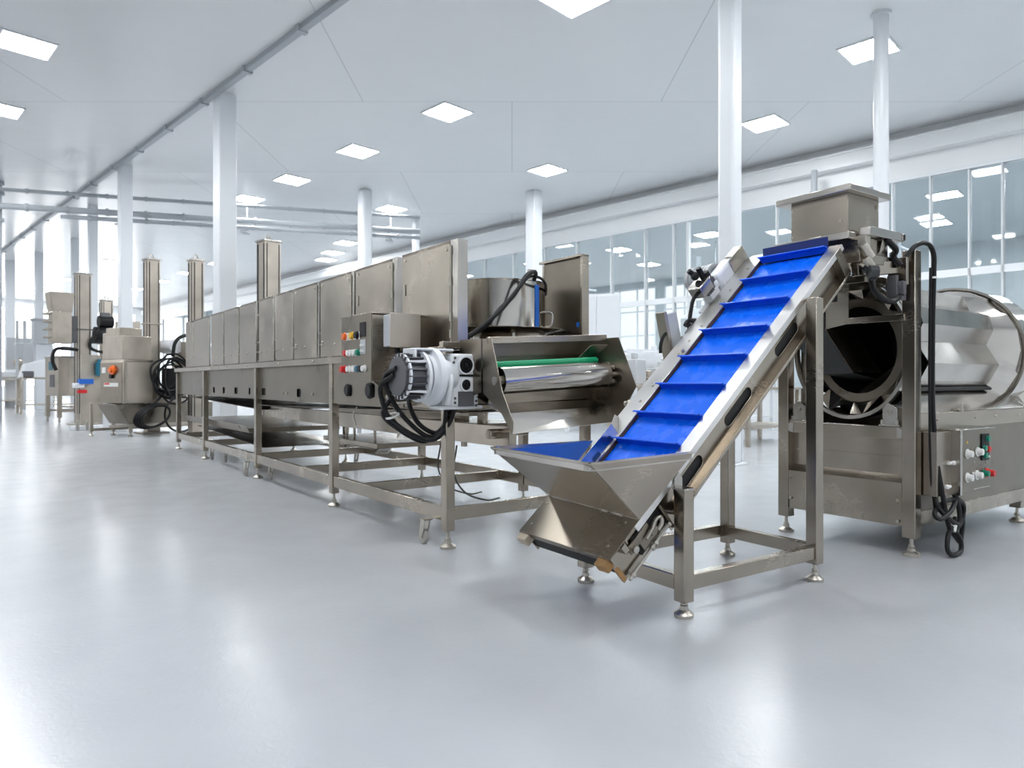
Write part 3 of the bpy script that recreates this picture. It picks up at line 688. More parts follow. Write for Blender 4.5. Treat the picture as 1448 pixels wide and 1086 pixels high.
pad(.80, 1.10, 1.475, 1.535, 'white_btn'); pad(.70, .80, 1.49, 1.60, 'black', 'display'); pad(.70, .79, 1.36, 1.47, 'grey_paint', 'key_panel')
for y, mt in ((1.07, 'orange'), (.93, 'yellow'), (.84, 'black')): button(y, 1.507, mt, .026)
for y, mt in ((1.05, 'red'), (.99, 'white_btn'), (.935, 'white_btn'), (.875, 'white_btn'), (.82, 'green_btn')): button(y, 1.375, mt, .022)
for y in (.775, .735):
    for z in (1.385, 1.425): button(y, z, 'white_btn', .010, d=.012)
for y, mt in ((1.07, 'red'), (.985, 'white_btn'), (.93, 'white_btn'), (.875, 'white_btn'), (.82, 'teal_btn'), (.765, 'black'), (.71, 'white_btn')): button(y, 1.25, mt, .026 if mt == 'red' else .023, d=.045 if mt == 'red' else .03)
pad(.84, 1.02, 1.225, 1.275, 'white_btn'); pad(.85, 1.03, 1.35, 1.40, 'white_btn')
# junction box beside it
jb = MB().box(-.215, .02, .40, .52, 1.405, 1.640).build('junction_box', 'grey_paint', ln, .008)
MB().box(-.222, .027, .392, .40, 1.398, 1.648).build('lid', 'steel_far', jb, .004)
MB().box(-.12, -.05, .52, .615, 1.48, 1.60).build('bracket', 'steel', jb)
MB().cyl((-.13, .46, 1.405), (-.13, .46, 1.36), .022, n=12).cyl((-.05, .46, 1.405), (-.05, .46, 1.37), .018, n=12).build('cable_gland', 'black', jb)
# near end frame: beams carrying the motor and the discharge
MB().box(-.02, 1.52, .0, .05, 1.385, 1.43).build('end_beam', 'steel', ln, .003)
MB().box(.0, .06, .0, .62, .96, 1.40).box(.06, .10, .06, .60, 1.0, 1.34).build('end_cheek', 'steel', ln, .003)
MB().box(1.44, 1.50, .0, .25, .96, 1.40).build('end_cheek', 'steel', ln, .003)
MB().box(.04, 1.46, -.02, .62, .955, .985).build('end_floor', 'steel', ln, .003)
MB().box(.26, .34, .10, .30, .90, 1.36).build('inner_bracket', 'steel_satin', ln, .003)
# drive motor: ribbed motor, bell flange, gearbox with round covers, foot
dm = MB().box(-.055, .165, -.17, -.02, .985, 1.340).build('drive_motor', 'white_paint', ln, .02, label='white gear motor')
MB().box(-.15, .20, -.165, -.03, .965, .99).box(-.12, .02, -.155, -.03, .99, 1.12).build('motor_foot', 'white_paint', dm, .006)
s = MB().lathe([(.03, .10), (.09, .10), (.115, .06), (.12, 0), (.19, -.05), (.195, -.075), (.19, -.095), (.155, -.10), (.155, -.13)], (-.10, -.09, 1.185), (1, 0, 0), 40); s.build('bell_flange', 'white_paint', dm)
s = MB().cyl((-.225, -.09, 1.185), (-.42, -.09, 1.185), .125, n=28)
for i in range(20):
    a = 2*math.pi*i/20; c_ = V(-.325, -.09+.135*math.cos(a), 1.185+.135*math.sin(a)); s.obox(c_, (.085, 0, 0), V(0, math.cos(a), math.sin(a))*.016, V(0, -math.sin(a), math.cos(a))*.004)
s.build('motor_body', 'plate', dm)
s = MB().ring((-.25, -.09, 1.185), (-1, 0, 0), .170, .128, .022, 32).ring((-.385, -.09, 1.185), (-1, 0, 0), .150, .128, .014, 32)
for a in (40, 140, 220, 320):
    s.bar((-.25, -.09+.155*math.cos(R(a)), 1.185+.155*math.sin(R(a))), (-.39, -.09+.145*math.cos(R(a)), 1.185+.145*math.sin(R(a))), .016, .016)
s.build('motor_cage', 'white_paint', dm)
MB().box(-.33, -.03, -.16, .0, 1.355, 1.37).box(-.33, -.31, -.16, .0, 1.25, 1.36).build('top_plate', 'white_paint', dm, .006)
for z, r, n_ in ((1.262, .055, 'bearing_cover'), (1.130, .038, 'bearing_cover')):
    MB().ring((.055, -.170, z), (0, -1, 0), r+.008, r-.002, .012, 28).build('cover_rim', 'white_paint', dm)
    s = MB().cyl((.055, -.17, z), (.055, -.176, z), r, n=28).ring((.055, -.176, z), (0, -1, 0), r*.75, r*.55, .006, 24).cyl((.055, -.176, z), (.055, -.186, z), r*.3, n=6); s.build(n_, 'black', dm, label='black round cover')
MB().box(-.01, .115, -.174, -.17, 1.185, 1.20).build('cover_slot', 'black', dm)
MB().box(-.005, .12, -.175, -.17, .985, 1.085).build('data_plate', 'plate', dm, label='grey data plate')
s = MB()
for x, z in ((-.03, 1.31), (.145, 1.31), (-.03, 1.04), (-.03, 1.01), (.14, 1.02), (.14, .99), (-.04, 1.28)): s.cyl((x, -.17, z), (x, -.176, z), .009, n=8)
for x, z in ((-.29, 1.362), (-.17, 1.362), (-.08, 1.362)): s.cyl((x, -.1, 1.37), (x, -.1, 1.378), .012, n=8)
s.build('bolt_set', 'plate', dm)
MB().tube([(-.10, -.19, 1.0), (-.10, -.215, 1.07), (-.09, -.22, 1.14), (-.075, -.19, 1.20)], .018, 8).build('lifting_rib', 'white_paint', dm)
MB().cyl((.165, -.09, 1.165), (.36, -.09, 1.165), .018, n=16).cyl((.26, -.09, 1.165), (.31, -.09, 1.165), .052, n=24).cyl((.31, -.09, 1.165), (.36, -.09, 1.165), .035, n=20).build('shaft', 'steel_bright', ln)
# discharge chute
def plate(poly, x, t=.005): return MB().prism(poly, V(x, 0, 0), V(0, 1, 0), V(0, 0, 1), V(t, 0, 0))
plate([(.0, 1.442), (-.27, 1.44), (-.27, 1.08), (.0, 1.02)], .115).build('chute_cheek', 'steel_satin', ln)
plate([(-.275, 1.439), (-.379, 1.433), (-.421, 1.311), (-.499, 1.086), (-.618, .896), (-.605, .82), (-.481, .958), (-.283, 1.074)], .12).build('chute_cheek', 'steel_satin', ln)
plate([(-.05, 1.465), (-.625, 1.467), (-.795, 1.12), (-.62, .868), (-.52, .95), (-.40, 1.0), (-.05, 1.02)], 1.05).build('chute_cheek', 'steel_satin', ln)
ch = MB().sheet([(.125, -.20, 1.05), (1.05, -.20, 1.075), (1.05, -.52, .975), (.125, -.495, .945)], .004).sheet([(.125, -.495, .945), (1.05, -.52, .975), (1.05, -.625, .870), (.125, -.605, .822)], .004)
ch.build('chute_tray', 'steel_polish', ln, ang=5)
MB().bar((.12, -.33, 1.425), (1.05, -.50, 1.470), .03, .045).build('chute_crossbar', 'steel', ln, .003)
MB().bar((.12, -.20, 1.38), (1.05, -.22, 1.42), .006, .12).sheet([(.90, -.20, 1.22), (1.05, -.20, 1.22), (1.05, -.52, 1.42), (1.0, -.40, 1.42)], .003).build('chute_backplate', 'steel_satin', ln)
MB().box(.13, 1.05, -.16, -.155, 1.0, 1.42).build('chute_apron', 'steel_satin', ln)
MB().sheet([(.13, .05, 1.145), (1.05, .05, 1.185), (1.05, -.40, 1.185), (.13, -.37, 1.145)], .004).sheet([(.13, -.37, 1.145), (1.05, -.40, 1.185), (1.05, -.36, 1.03), (.13, -.33, 1.0)], .004).build('belt_pan', 'steel', ln, ang=5)
# rollers and green belt at the discharge
r0, r1 = V(.155, -.42, 1.158), V(1.02, -.52, 1.205); d = (r1-r0).normalized()
rl = MB().cyl(r0, r1, .090, n=40); rl.build('discharge_roller', 'steel_polish', ln)
e = MB(); x, y = perp(d)
for i in range(8):
    a = i*math.pi/4; c_ = r1+d*.02+.07*(math.cos(a)*x+math.sin(a)*y); e.cyl(c_-d*.02, c_+d*.02, .018, n=8)
e.cyl(r1, r1+d*.03, .045, n=20).cyl(r0-d*.04, r0, .03, n=16); e.build('roller_end', 'galv', ln)
for i in range(48):
    pass
gb = MB(); lo = []
for i in range(13): a = -math.pi/2-math.pi*i/12; lo.append((-.33+.045*math.cos(a), .045*math.sin(a)))
lo = [(.05, -.045)]+lo+[(.05, .045)]; li = [(y_ if y_ > 0 else -.33+(y_+.33)*.9, z_*.9) for y_, z_ in lo]; n = len(lo); vs = []
for x_, zc in ((.16, 1.205), (1.03, 1.252)):
    vs += [(x_, y_-(x_-.16)*.1, zc+z_) for y_, z_ in lo]+[(x_, y_-(x_-.16)*.1, zc+z_) for y_, z_ in li]
fs = []
for i in range(n-1): fs += [(i, i+1, i+1+2*n, i+2*n), (i+n, i+3*n, i+1+3*n, i+1+n), (i, i+n, i+1+n, i+1), (i+2*n, i+1+2*n, i+1+3*n, i+3*n)]
gb.add(vs, fs).build('green_belt', 'green', ln, label='green conveyor belt end')
MB().tube([(.17, -.34, 1.262), (1.0, -.44, 1.308)], .024, 10, 0).ball((1.0, -.44, 1.308), .024).build('green_guide', 'green', ln, label='green round guide strip')
MB().cyl((1.05, -.63, 1.175), (1.10, -.63, 1.175), .03, n=16).build('end_bearing', 'steel', ln)
# under-slung return conveyor and trays
for x, y_ in ((.33, -.33), (1.17, 1.5)): MB().box(x-.02, x+.02, y_, 4.75, .70, .845).build('tray_beam', 'steel', ln, .003)
MB().box(.30, .36, -.34, -.32, .70, .845).cyl((.22, -.20, .79), (.31, -.20, .79), .035, n=18).build('tray_end', 'steel', ln, .003)
MB().sheet([(.12, .0, .93), (1.35, .0, .93), (1.35, 4.6, .86), (.12, 4.6, .86)], .006).build('drip_sheet', 'steel_satin', ln)
MB().sheet([(.15, 4.6, .80), (1.3, 4.6, .80), (1.3, 8.6, .90), (.15, 8.6, .90)], .006).build('drip_sheet', 'steel_satin', ln)
MB().box(.10, 1.3, 4.9, 8.4, .50, .56).sheet([(.05, 4.9, .60), (.05, 8.5, .60), (.10, 8.5, .50), (.10, 4.9, .50)], .005).build('lower_tray', 'steel_satin', ln, .003)
MB().sheet([(.2, 4.7, .32), (1.3, 4.7, .32), (1.3, 8.2, .42), (.2, 8.2, .42)], .006).build('lower_tray', 'steel_satin', ln)
MB().box(.80, 1.45, .9, 1.9, .66, .78).build('motor_housing', 'steel', ln, .006)
MB().box(.55, 1.3, 2.2, 3.6, .48, .53).bar((.5, 2.0, .46), (1.3, 3.4, .40), .12, .02).build('catch_tray', 'steel', ln, .003)
s = MB()
for y_ in (2.35, 3.05): s.tube([(.6, y_, .70), (.6, y_, .47), (.6, y_+.5, .47), (.6, y_+.5, .70)], .015, 8, 0)
s.build('hanger_bracket', 'steel', ln)
MB().cyl((1.0, 1.3, .66), (1.0, 1.3, .55), .03).cyl((1.0, 1.0, .9), (1.0, 1.0, .66), .05).build('drain', 'steel', ln)
for a in ((.95, 1.35, .56), (1.02, 1.75, .56)):
    x_, y_, z_ = a; MB().tube([(x_, y_, z_), (x_-.02, y_+.02, .30), (x_+.06, y_-.05, .12), (x_+.25, y_-.12, .04), (x_+.45, y_-.05, .03)], .008, 6).build('hose', 'grey_rubber' if False else 'rubber', ln)
s = MB().tube([(.10, .95, .94), (.08, .93, .86), (.12, .90, .78), (.09, .88, .70)], .010, 6).tube([(-.0, 1.45, .94), (-.01, 1.5, .86), (.0, 1.47, .78)], .007, 6); s.build('hook', 'galv', ln)
# cables of the drive
cbl = [
 [(-.12, .46, 1.37), (-.14, .36, 1.26), (-.18, .22, 1.12), (-.21, .12, .98), (-.17, .06, .86), (-.05, .03, .80), (.02, -.02, .92), (-.02, -.06, 1.0)],
 [(-.42, -.09, 1.24), (-.44, .04, 1.18), (-.36, .08, 1.02), (-.26, .05, .88), (-.12, .02, .775), (-.02, .0, .82), (-.03, -.06, .97)],
 [(-.42, -.06, 1.20), (-.46, .06, 1.12), (-.42, .09, .98), (-.38, .07, .90), (-.25, .04, .80), (-.10, .0, .755), (.0, -.02, .84), (.03, -.08, .975)],
 [(-.30, .10, 1.10), (-.38, .10, 1.02), (-.42, .10, .93), (-.33, .08, .84), (-.16, .05, .745), (-.06, .02, .78)],
 [(-.05, .46, 1.38), (-.12, .30, 1.30), (-.28, .12, 1.26), (-.40, .02, 1.24)],
]
for c_ in cbl: MB().tube(c_, .0165, 10).build('cable', 'cable', ln, label='black drive cable')
MB().ring((-.37, .075, .93), (.4, .1, -1), .05, .038, .012, 16).build('cable_tie', 'white_btn', ln)
for o_ in (0, .03):
    MB().tube([(.092, .13+o_, 1.367), (.261, .13+o_, 1.47), (.45, .13+o_, 1.60-o_), (.58, .13+o_, 1.703), (.715, .13+o_, 1.848-o_), (.84, .14+o_, 1.979), (.905, .15, 2.018), (.94, .17, 2.0), (.945, .20, 1.96)], .0165, 10).build('cable', 'cable', ln, label='thick black cable rising over the kettle')
MB().tube([(.80, .16, 1.93), (.90, .18, 1.985), (1.02, .20, 1.98), (1.15, .30, 1.95), (1.40, .60, 1.92)], .012, 8).build('cable', 'cable', ln)
# rear cover panel
p = MB().box(1.50, 1.506, .24, .74, 1.40, 2.215).build('cover_panel', 'steel_satin', ln, .002)
MB().box(1.48, 1.56, .215, .24, 1.40, 2.235).box(1.495, 1.53, .735, .76, 1.40, 2.20).box(1.47, 1.56, .215, .78, 2.215, 2.235).build('return_edge', 'steel', p, .002)
MB().box(1.493, 1.50, .27, .30, 1.62, 1.66).build('tape', 'blue_tape', p, label='blue tape'); MB().tube([(1.49, .30, 1.42), (1.47, .32, 1.46), (1.49, .34, 1.50)], .01, 6).build('handle', 'galv', p)
# kettle standing in the line, on its funnel tray
kt = thing('steel_kettle', (0, 0, 0), 0, 'polished round steel kettle with a blue tape strip behind the tallest cover panel', 'kettle')
kx, ky = -.46+1.0*math.cos(R(37))-.75*math.sin(R(37)), 4.727+1.0*math.sin(R(37))+.75*math.cos(R(37))
kt.location = (kx, ky, 1.385); kt.rotation_euler = (0, 0, R(37))
MB().lathe([(.06, .20), (.38, .205), (.398, .22), (.40, .30), (.40, .595), (.408, .60), (.408, .606), (.394, .606), (.392, .30), (.37, .23), (.001, .225)], (0, 0, 0), (0, 0, 1), 72).build('kettle_body', 'steel_polish', kt)
MB().lathe([(.001, .13), (.30, .14), (.62, .188), (.63, .196), (.62, .200), (.30, .17), (.001, .165)], (0, 0, 0), (0, 0, 1), 72).build('funnel_tray', 'steel', kt)
MB().cyl((0, 0, .0), (0, 0, .15), .17, n=40).build('pedestal', 'steel', kt)
s = MB()
for a in (200, 250, 300, 340): s.cyl((.42*math.cos(R(a)), .42*math.sin(R(a)), .0), (.42*math.cos(R(a)), .42*math.sin(R(a)), .17), .022, n=12)
s.build('support_pin', 'steel_bright', kt)
s = MB()
for i in range(5):
    a0 = R(-78+i*1.6); a1 = R(-78+(i+1)*1.6); s.sheet([(.402*math.cos(a0), .402*math.sin(a0), .225), (.402*math.cos(a1), .402*math.sin(a1), .225), (.402*math.cos(a1), .402*math.sin(a1), .57), (.402*math.cos(a0), .402*math.sin(a0), .57)], .002)
s.build('tape_strip', 'blue_tape', kt, label='blue tape strip')
MB().tube([(.40*math.cos(R(-52)), .40*math.sin(R(-52)), .36), (.47*math.cos(R(-52)), .47*math.sin(R(-52)), .34), (.46*math.cos(R(-52)), .46*math.sin(R(-52)), .24), (.41*math.cos(R(-52)), .41*math.sin(R(-52)), .23)], .012, 8).build('handle', 'steel_bright', kt)
MB().box(.05, .12, -.36, -.33, .60, .70).build('rim_clip', 'steel_bright', kt)
k2 = thing('steel_kettle', (-.46+.85*math.cos(R(37))-2.15*math.sin(R(37)), 4.727+.85*math.sin(R(37))+2.15*math.cos(R(37)), 1.385), 37, 'second steel kettle, a dark sliver seen in the gap left of the tallest cover panel', 'kettle')
MB().lathe([(.50, 0), (.52, .06), (.52, .62), (.53, .63), (.51, .63), (.50, .1), (.001, .05)], (0, 0, 0), (0, 0, 1), 56).build('kettle_body', 'steel_satin', k2)
# ------------------------------------------------------------------ rotating drum machine (local x along the drum, y across, away from the camera)
dr = thing('drum_machine', (2.641, 4.525, 0), 34.9, 'stainless rotating drum machine with an open round drum and a raised feed box', 'drum machine')
sq_leg(dr, 0, 0, .12, 2.015, .085, fr=.055, name='post'); sq_leg(dr, 0, .92, .12, 1.90, .085, fr=.055, name='post')
sq_leg(dr, 1.87, .04, .12, .80, .085, fr=.055, mat='steel'); sq_leg(dr, 1.87, .92, .12, .80, .085, fr=.055)
# front end of the base: rail, recessed panel, sloping ledge, lower panel
MB().box(-.03, .03, .045, .875, .765, .85).build('end_rail', 'steel', dr, .004)
for y in (.06, .86): MB().box(-.036, -.028, y-.02, y+.02, .775, .84).build('rail_joint', 'steel_bright', dr, .002)
MB().box(.03, .036, .045, .875, .50, .775).build('end_panel', 'steel', dr)
MB().box(.020, .03, .045, .875, .635, .648).build('panel_seam', 'steel', dr)
MB().sheet([(.032, .045, .52), (.032, .875, .52), (-.035, .875, .475), (-.035, .045, .475)], .004).build('end_ledge', 'steel_bright', dr)
MB().box(-.038, -.032, .045, .875, .28, .478).build('end_panel', 'steel', dr)
MB().box(-.03, -.02, .045, .875, .19, .285).build('end_skirt', 'steel', dr)
for y, z in ((.07, .36), (.07, .22), (.86, .43), (.86, .27)): bolt(dr, (-.035, y, z), (-1, 0, 0), .012, .008)
# long side of the base
MB().box(.04, 2.3, -.02, -.014, .19, .845).build('side_panel', 'steel_satin', dr)
MB().box(.04, 2.3, -.030, -.014, .825, .94).build('side_rail', 'steel', dr, .004)
MB().box(.04, 2.3, -.026, -.014, .19, .29).build('side_skirt', 'steel', dr, .002)
MB().box(.04, 2.3, .93, .94, .19, .94).box(2.29, 2.3, -.01, .93, .19, .94).build('rear_panel', 'steel_satin', dr)
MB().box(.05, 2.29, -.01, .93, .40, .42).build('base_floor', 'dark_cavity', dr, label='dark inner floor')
MB().sheet([(.04, -.025, .94), (1.85, -.025, .94), (1.85, .13, 1.10), (.20, .13, 1.10)], .005).build('tray', 'steel_polish', dr)
MB().sheet([(1.70, .04, 1.15), (1.86, -.03, 1.21), (1.86, -.03, .95), (1.70, .12, 1.10)], .005).build('tray_end', 'steel_bright', dr)
MB().sheet([(1.86, -.03, .94), (2.25, -.03, .94), (2.25, -.03, 1.30), (1.92, -.03, 1.30)], .005).build('collar_guard', 'steel_polish', dr)
MB().box(1.30, 1.46, .10, .16, 1.125, 1.16).build('tray_pad', 'white_btn', dr, .005, label='white plastic pad')
MB().cyl((.22, .09, 1.10), (1.75, .09, 1.10), .014).build('roller_shaft', 'dark_cavity', dr)
for x in (.65,): MB().cyl((x, -.035, .94), (x, -.035, 1.0), .012, n=10).cyl((x, -.035, .95), (x, -.035, .96), .02, n=8).cyl((x, -.035, .985), (x, -.035, 1.0), .018, n=8).build('stud', 'galv', dr)
for x in (.3, .9, 1.25, 1.7): bolt(dr, (x, -.03, .89), (0, -1, 0), .008, .006)
# drum: ridged body, end cone, round collar, front rings and folded vanes
cy, cz = .44, 1.38; KB = .86
prof = [(-.02, .505), (-.18, .462), (-.225, .345), (-.365, .295), (-.395, .175), (-.345, .06), (-.435, -.10), (-.37, -.225), (-.30, -.32), (-.12, -.46)]
prof = prof+[(-a, -b) for a, b in prof]
x0, x1 = .26, 1.42
vs = []; n = len(prof)
for x in (x0, x1): vs += [(x, cy+a, cz+b) for a, b in prof]
def circ(x, r, m=40, ph=0): return [(x, cy-r*math.sin(2*math.pi*i/m+ph)*1.0, cz+r*math.cos(2*math.pi*i/m+ph)) for i in range(m)]
db = MB().add(vs, [(i, (i+1) % n, (i+1) % n+n, i+n) for i in range(n)])
drum = db.build('drum_body', 'steel_bright', dr, ang=4)
# end cone joins the ridges to the collar
m = 40; vs = [(x1-.0, cy+a, cz+b) for a, b in prof]; c2 = circ(1.60, .545, n, .02)
MB().add(vs+c2, [(i, (i+1) % n, (i+1) % n+n, i+n) for i in range(n)]).build('end_cone', 'steel_polish', drum, ang=70)
MB().lathe([(.53, 1.58), (.55, 1.60), (.555, 1.95), (.54, 1.97)], (0, cy, cz), (1, 0, 0), 72).build('collar', 'steel_polish', dr)
MB().ring((1.575, cy, cz), (1, 0, 0), .562, .545, .02, 72).build('collar_rim', 'steel_bright', dr)
for a in (18, 62): 
    pass
def ell(x, r, m, ph=0): return [(x, cy-r*KB*math.sin(2*math.pi*i/m+ph), cz+r*math.cos(2*math.pi*i/m+ph)) for i in range(m)]
def ering(x, ro, ri, t, m=64):
    vs = ell(x, ro, m)+ell(x+t, ro, m)+ell(x+t, ri, m)+ell(x, ri, m); fs = []
    for q in range(4):
        o, p = q*m, ((q+1) % 4)*m; fs += [(o+i, p+i, p+(i+1) % m, o+(i+1) % m) for i in range(m)]
    return MB().add(vs, fs)
ering(.02, .495, .470, .045).build('drum_ring', 'steel_bright', drum, label='thin outer ring at the drum mouth')
ering(.16, .375, .315, .012).build('drum_ring', 'steel_satin', drum, label='flat inner ring at the drum mouth')
K = 10
for k in range(K):
    a0 = 2*math.pi*k/K+.1; a1 = 2*math.pi*(k+1)/K+.1; am = (a0+a1)/2
    def P(x, r, a): return (x, cy-r*KB*math.sin(a), cz+r*math.cos(a))
    MB().sheet([P(.165, .372, a0), P(.165, .378, am), P(.165, .372, a1), P(.045, .472, am)], .003).build('vane', 'steel_polish', drum, ang=4)
    MB().sheet([P(.045, .472, am), P(.165, .372, a1), P(.12, .465, a1)], .003).build('vane', 'steel', drum, ang=4)
# inner spiral, and a near-black shell standing in for the shade inside the drum
vs = []
for x in (.30, x1-.02): vs += [(x, cy+a*.94, cz+b*.94) for a, b in prof]
MB().add(vs, [(i, (i+1) % n, (i+1) % n+n, i+n) for i in range(n)]+[tuple(range(n, 2*n))]).build('drum_shade_shell', 'dark_cavity', drum, label='dark inside of the drum')
MB().sheet([(.30, cy-.20, cz-.10), (.30, cy+.06, cz-.30), (.42, cy-.12, cz-.36), (.42, cy-.30, cz-.18)], .004).sheet([(.36, cy+.10, cz-.26), (.36, cy-.12, cz-.34), (.48, cy-.10, cz-.24), (.48, cy+.12, cz-.20)], .004).build('inner_flight', 'steel_bright', drum)
vs = ell(.19, .478, 48)+[(x0, cy+a*.9, cz+b*.9) for a, b in prof]
# support rollers on brackets
for y, sg in ((.13, 1), (.80, -1)):
    b = MB().sheet([(-.02, y-.05, .85), (-.02, y+.05, .85), (-.02, y+.05, .97), (-.02, y+.01, 1.01), (-.02, y-.05, .97)], .012).box(-.03, .16, y-.07, y+.07, .85, .862).box(.14, .16, y-.06, y+.05, .86, .98)
    b = b.build('roller_bracket', 'steel_bright', dr, .002)
    MB().cyl((.0, y, .945), (.13, y, .945), .05, n=24).build('support_roller', 'dark_sheet', b)
    MB().cyl((-.03, y, .945), (.17, y, .945), .014, n=10).build('axle', 'galv', b)
    for q in (-.05, .05): bolt(b, (-.02, y+q, .862), (0, 0, 1), .012, .03)
MB().box(-.01, .05, .02, .10, .85, .98).build('roller_guard', 'steel_satin', dr, .003)
# tall dark cylinder behind the left post
MB().cyl((.10, .80, .85), (.10, .80, 1.10), .055, n=24).cyl((.10, .80, 1.12), (.10, .80, 1.55), .050, n=24).build('cylinder', 'steel_satin', dr)
# dark feed chute into the drum and guards above it
MB().prism([(.615, 1.86), (.82, 1.60), (.86, 1.50), (.60, 1.21), (.37, 1.21), (.575, 1.53), (.575, 1.80)], V(-.06, 0, 0), V(0, 1, 0), V(0, 0, 1), V(.006, 0, 0)).sheet([(-.055, .60, 1.21), (-.055, .37, 1.21), (.42, .42, 1.16), (.42, .62, 1.16)], .005).sheet([(-.055, .86, 1.50), (-.055, .60, 1.21), (.42, .62, 1.16), (.42, .80, 1.45)], .005).build('feed_chute', 'dark_sheet', dr, label='dark grey feed chute')
MB().sheet([(-.055, .575, 1.53), (-.055, .37, 1.215), (.34, .37, 1.22), (.34, .575, 1.53)], .005).build('chute_side', 'steel_satin', dr)
hd = MB(); N = 12; vs = []
for x in (-.05, .10):
    for i in range(N+1):
        a = R(8+62*i/N); vs.append((x, cy-.03+.13-(.40*math.sin(a)), cz+.03+.40*math.cos(a)))
hd.prism([(.575, 1.53), (.575, 1.80), (.40, 1.80), (.40, 1.56)], V(-.05, 0, 0), V(0, 1, 0), V(0, 0, 1), V(.005, 0, 0))
hd.build('guard_plate', 'steel', dr)
MB().box(-.06, -.035, .02, .66, 1.80, 1.822).build('guard_bar', 'steel_bright', dr, .004)
MB().box(-.055, -.03, .02, .42, 1.555, 1.60).build('guard_bar', 'steel', dr, .003)
hood = MB(); vs = []; N = 16
for x in (.10, .22):
    for i in range(N+1):
        a = R(-50+125*i/N); vs.append((x, cy-.47*KB*math.sin(a), cz+.52*math.cos(a)))
hood.add(vs, [(i, i+1, i+N+2, i+N+1) for i in range(N)]).build('hood', 'steel', dr)
# feed box above the conveyor head, carried by an arm from the post
def c2d(a, b, z):
    c1, s1 = math.cos(R(33.8)), math.sin(R(33.8)); X = .842+a*c1-b*s1-2.641; Y = 3.354+a*s1+b*c1-4.525
    c2, s2 = math.cos(R(34.9)), math.sin(R(34.9)); return V(c2*X+s2*Y, -s2*X+c2*Y, z)
def cbox(mb, a0, a1, b0, b1, z0, z1): return mb.obox(c2d((a0+a1)/2, (b0+b1)/2, (z0+z1)/2), (c2d(1, 0, 0)-c2d(0, 0, 0))*(a1-a0)/2, (c2d(0, 1, 0)-c2d(0, 0, 0))*(b1-b0)/2, V(0, 0, (z1-z0)/2))
fb = MB(); cbox(fb, 1.53, 1.885, .05, .445, 2.075, 2.325); fb = fb.build('feed_box', 'steel', dr, .003)
s = MB(); cbox(s, 1.47, 1.945, .0, .52, 2.325, 2.365); s.build('box_rim', 'steel_bright', fb, .004)
s = MB(); cbox(s, 1.50, 1.90, .03, .56, 2.035, 2.08); s.build('box_base', 'steel_bright', fb, .003)
for a, b, z in ((1.53, .10, 2.16), (1.53, .43, 2.11), (1.53, .43, 2.29)): bolt(fb, c2d(a, b, z), c2d(0, 0, 0)-c2d(1, 0, 0), .007, .006)
bolt(fb, c2d(1.86, .05, 2.28), c2d(0, 0, 0)-c2d(0, 1, 0), .012, .01)
s = MB(); cbox(s, 1.60, 2.00, -.05, .02, 2.055, 2.11); cbox(s, 1.98, 2.01, -.055, .0, 2.06, 2.105); s.build('box_beam', 'steel_bright', fb, .003)
s = MB(); cbox(s, 1.995, 2.005, -.06, -.015, 2.065, 2.10); s.build('beam_opening', 'dark_cavity', fb)
s = MB(); cbox(s, 1.62, 1.90, .0, .42, 1.955, 2.05); cbox(s, 1.57, 1.95, .0, .40, 1.895, 1.955); s.sheet([c2d(1.80, -.02, 2.05), c2d(1.90, -.02, 2.05), c2d(1.78, -.01, 1.955)], .004); s.build('feed_spout', 'steel', fb, .003)
s = MB(); cbox(s, 1.60, 1.66, -.02, .03, 1.98, 2.06); s.cyl(c2d(1.58, -.01, 2.0), c2d(1.64, -.03, 1.92), .03).cyl(c2d(1.60, -.02, 1.92), c2d(1.66, -.03, 1.86), .025); s.build('latch', 'galv', fb, .002)
s = MB(); s.cyl(c2d(1.62, -.03, 1.83), c2d(1.66, -.06, 1.83), .04).cyl(c2d(1.64, .0, 1.87), c2d(1.70, -.03, 1.80), .03); s.build('shaft_end', 'dark_sheet', dr)
arm = MB(); p0, p1 = c2d(1.62, .06, 1.855), V(-.12, .03, 1.90)
arm.bar(p0, p1, .05, .085).box(-.14, .0, .01, .05, 1.86, 1.945).box(-.13, -.10, -.03, .09, 1.78, 1.96); arm.build('arm', 'steel', dr, .004)
MB().box(-.20, -.17, .0, .06, 1.70, 1.84).box(-.10, -.07, .0, .06, 1.70, 1.86).box(-.20, -.07, .0, .06, 1.685, 1.71).cyl((-.15, -.02, 1.77), (-.15, .08, 1.77), .035).cyl((-.05, .02, 1.80), (-.05, .06, 1.80), .03).box(-.17, -.13, -.03, .0, 1.72, 1.80).build('clamp', 'plate', dr, .003)
MB().tube([c2d(1.84, -.02, 2.06), c2d(1.92, -.04, 2.0), V(-.20, .02, 1.96), V(-.17, -.01, 1.90)], .02).build('cable', 'cable', dr)
MB().tube([V(-.40, .06, 1.86), V(-.41, .04, 1.74), V(-.34, .02, 1.68), V(-.24, .01, 1.665), V(-.17, .0, 1.70)], .02).build('cable', 'cable', dr)
MB().tube([V(-.10, .0, 1.955), V(-.03, -.04, 2.04), V(.05, -.07, 2.06), V(.10, -.09, 2.0), V(.105, -.09, 1.85), V(.10, -.085, 1.5), V(.09, -.09, 1.0), V(.10, -.10, .75), V(.085, -.10, .50), V(.12, -.10, .30)], .016).build('hose', 'cable', dr, label='black hose looping over the post')
MB().tube([V(.075, -.085, 1.9), V(.072, -.08, 1.2), V(.066, -.09, .6), V(.08, -.10, .40), V(.14, -.12, .30), V(.20, -.11, .32)], .010).build('cable', 'cable', dr)
for z in (1.83, .55): MB().ring((.102, -.087, z), (0, 0, 1), .026, .018, .012, 14).build('clip', 'white_btn', dr)
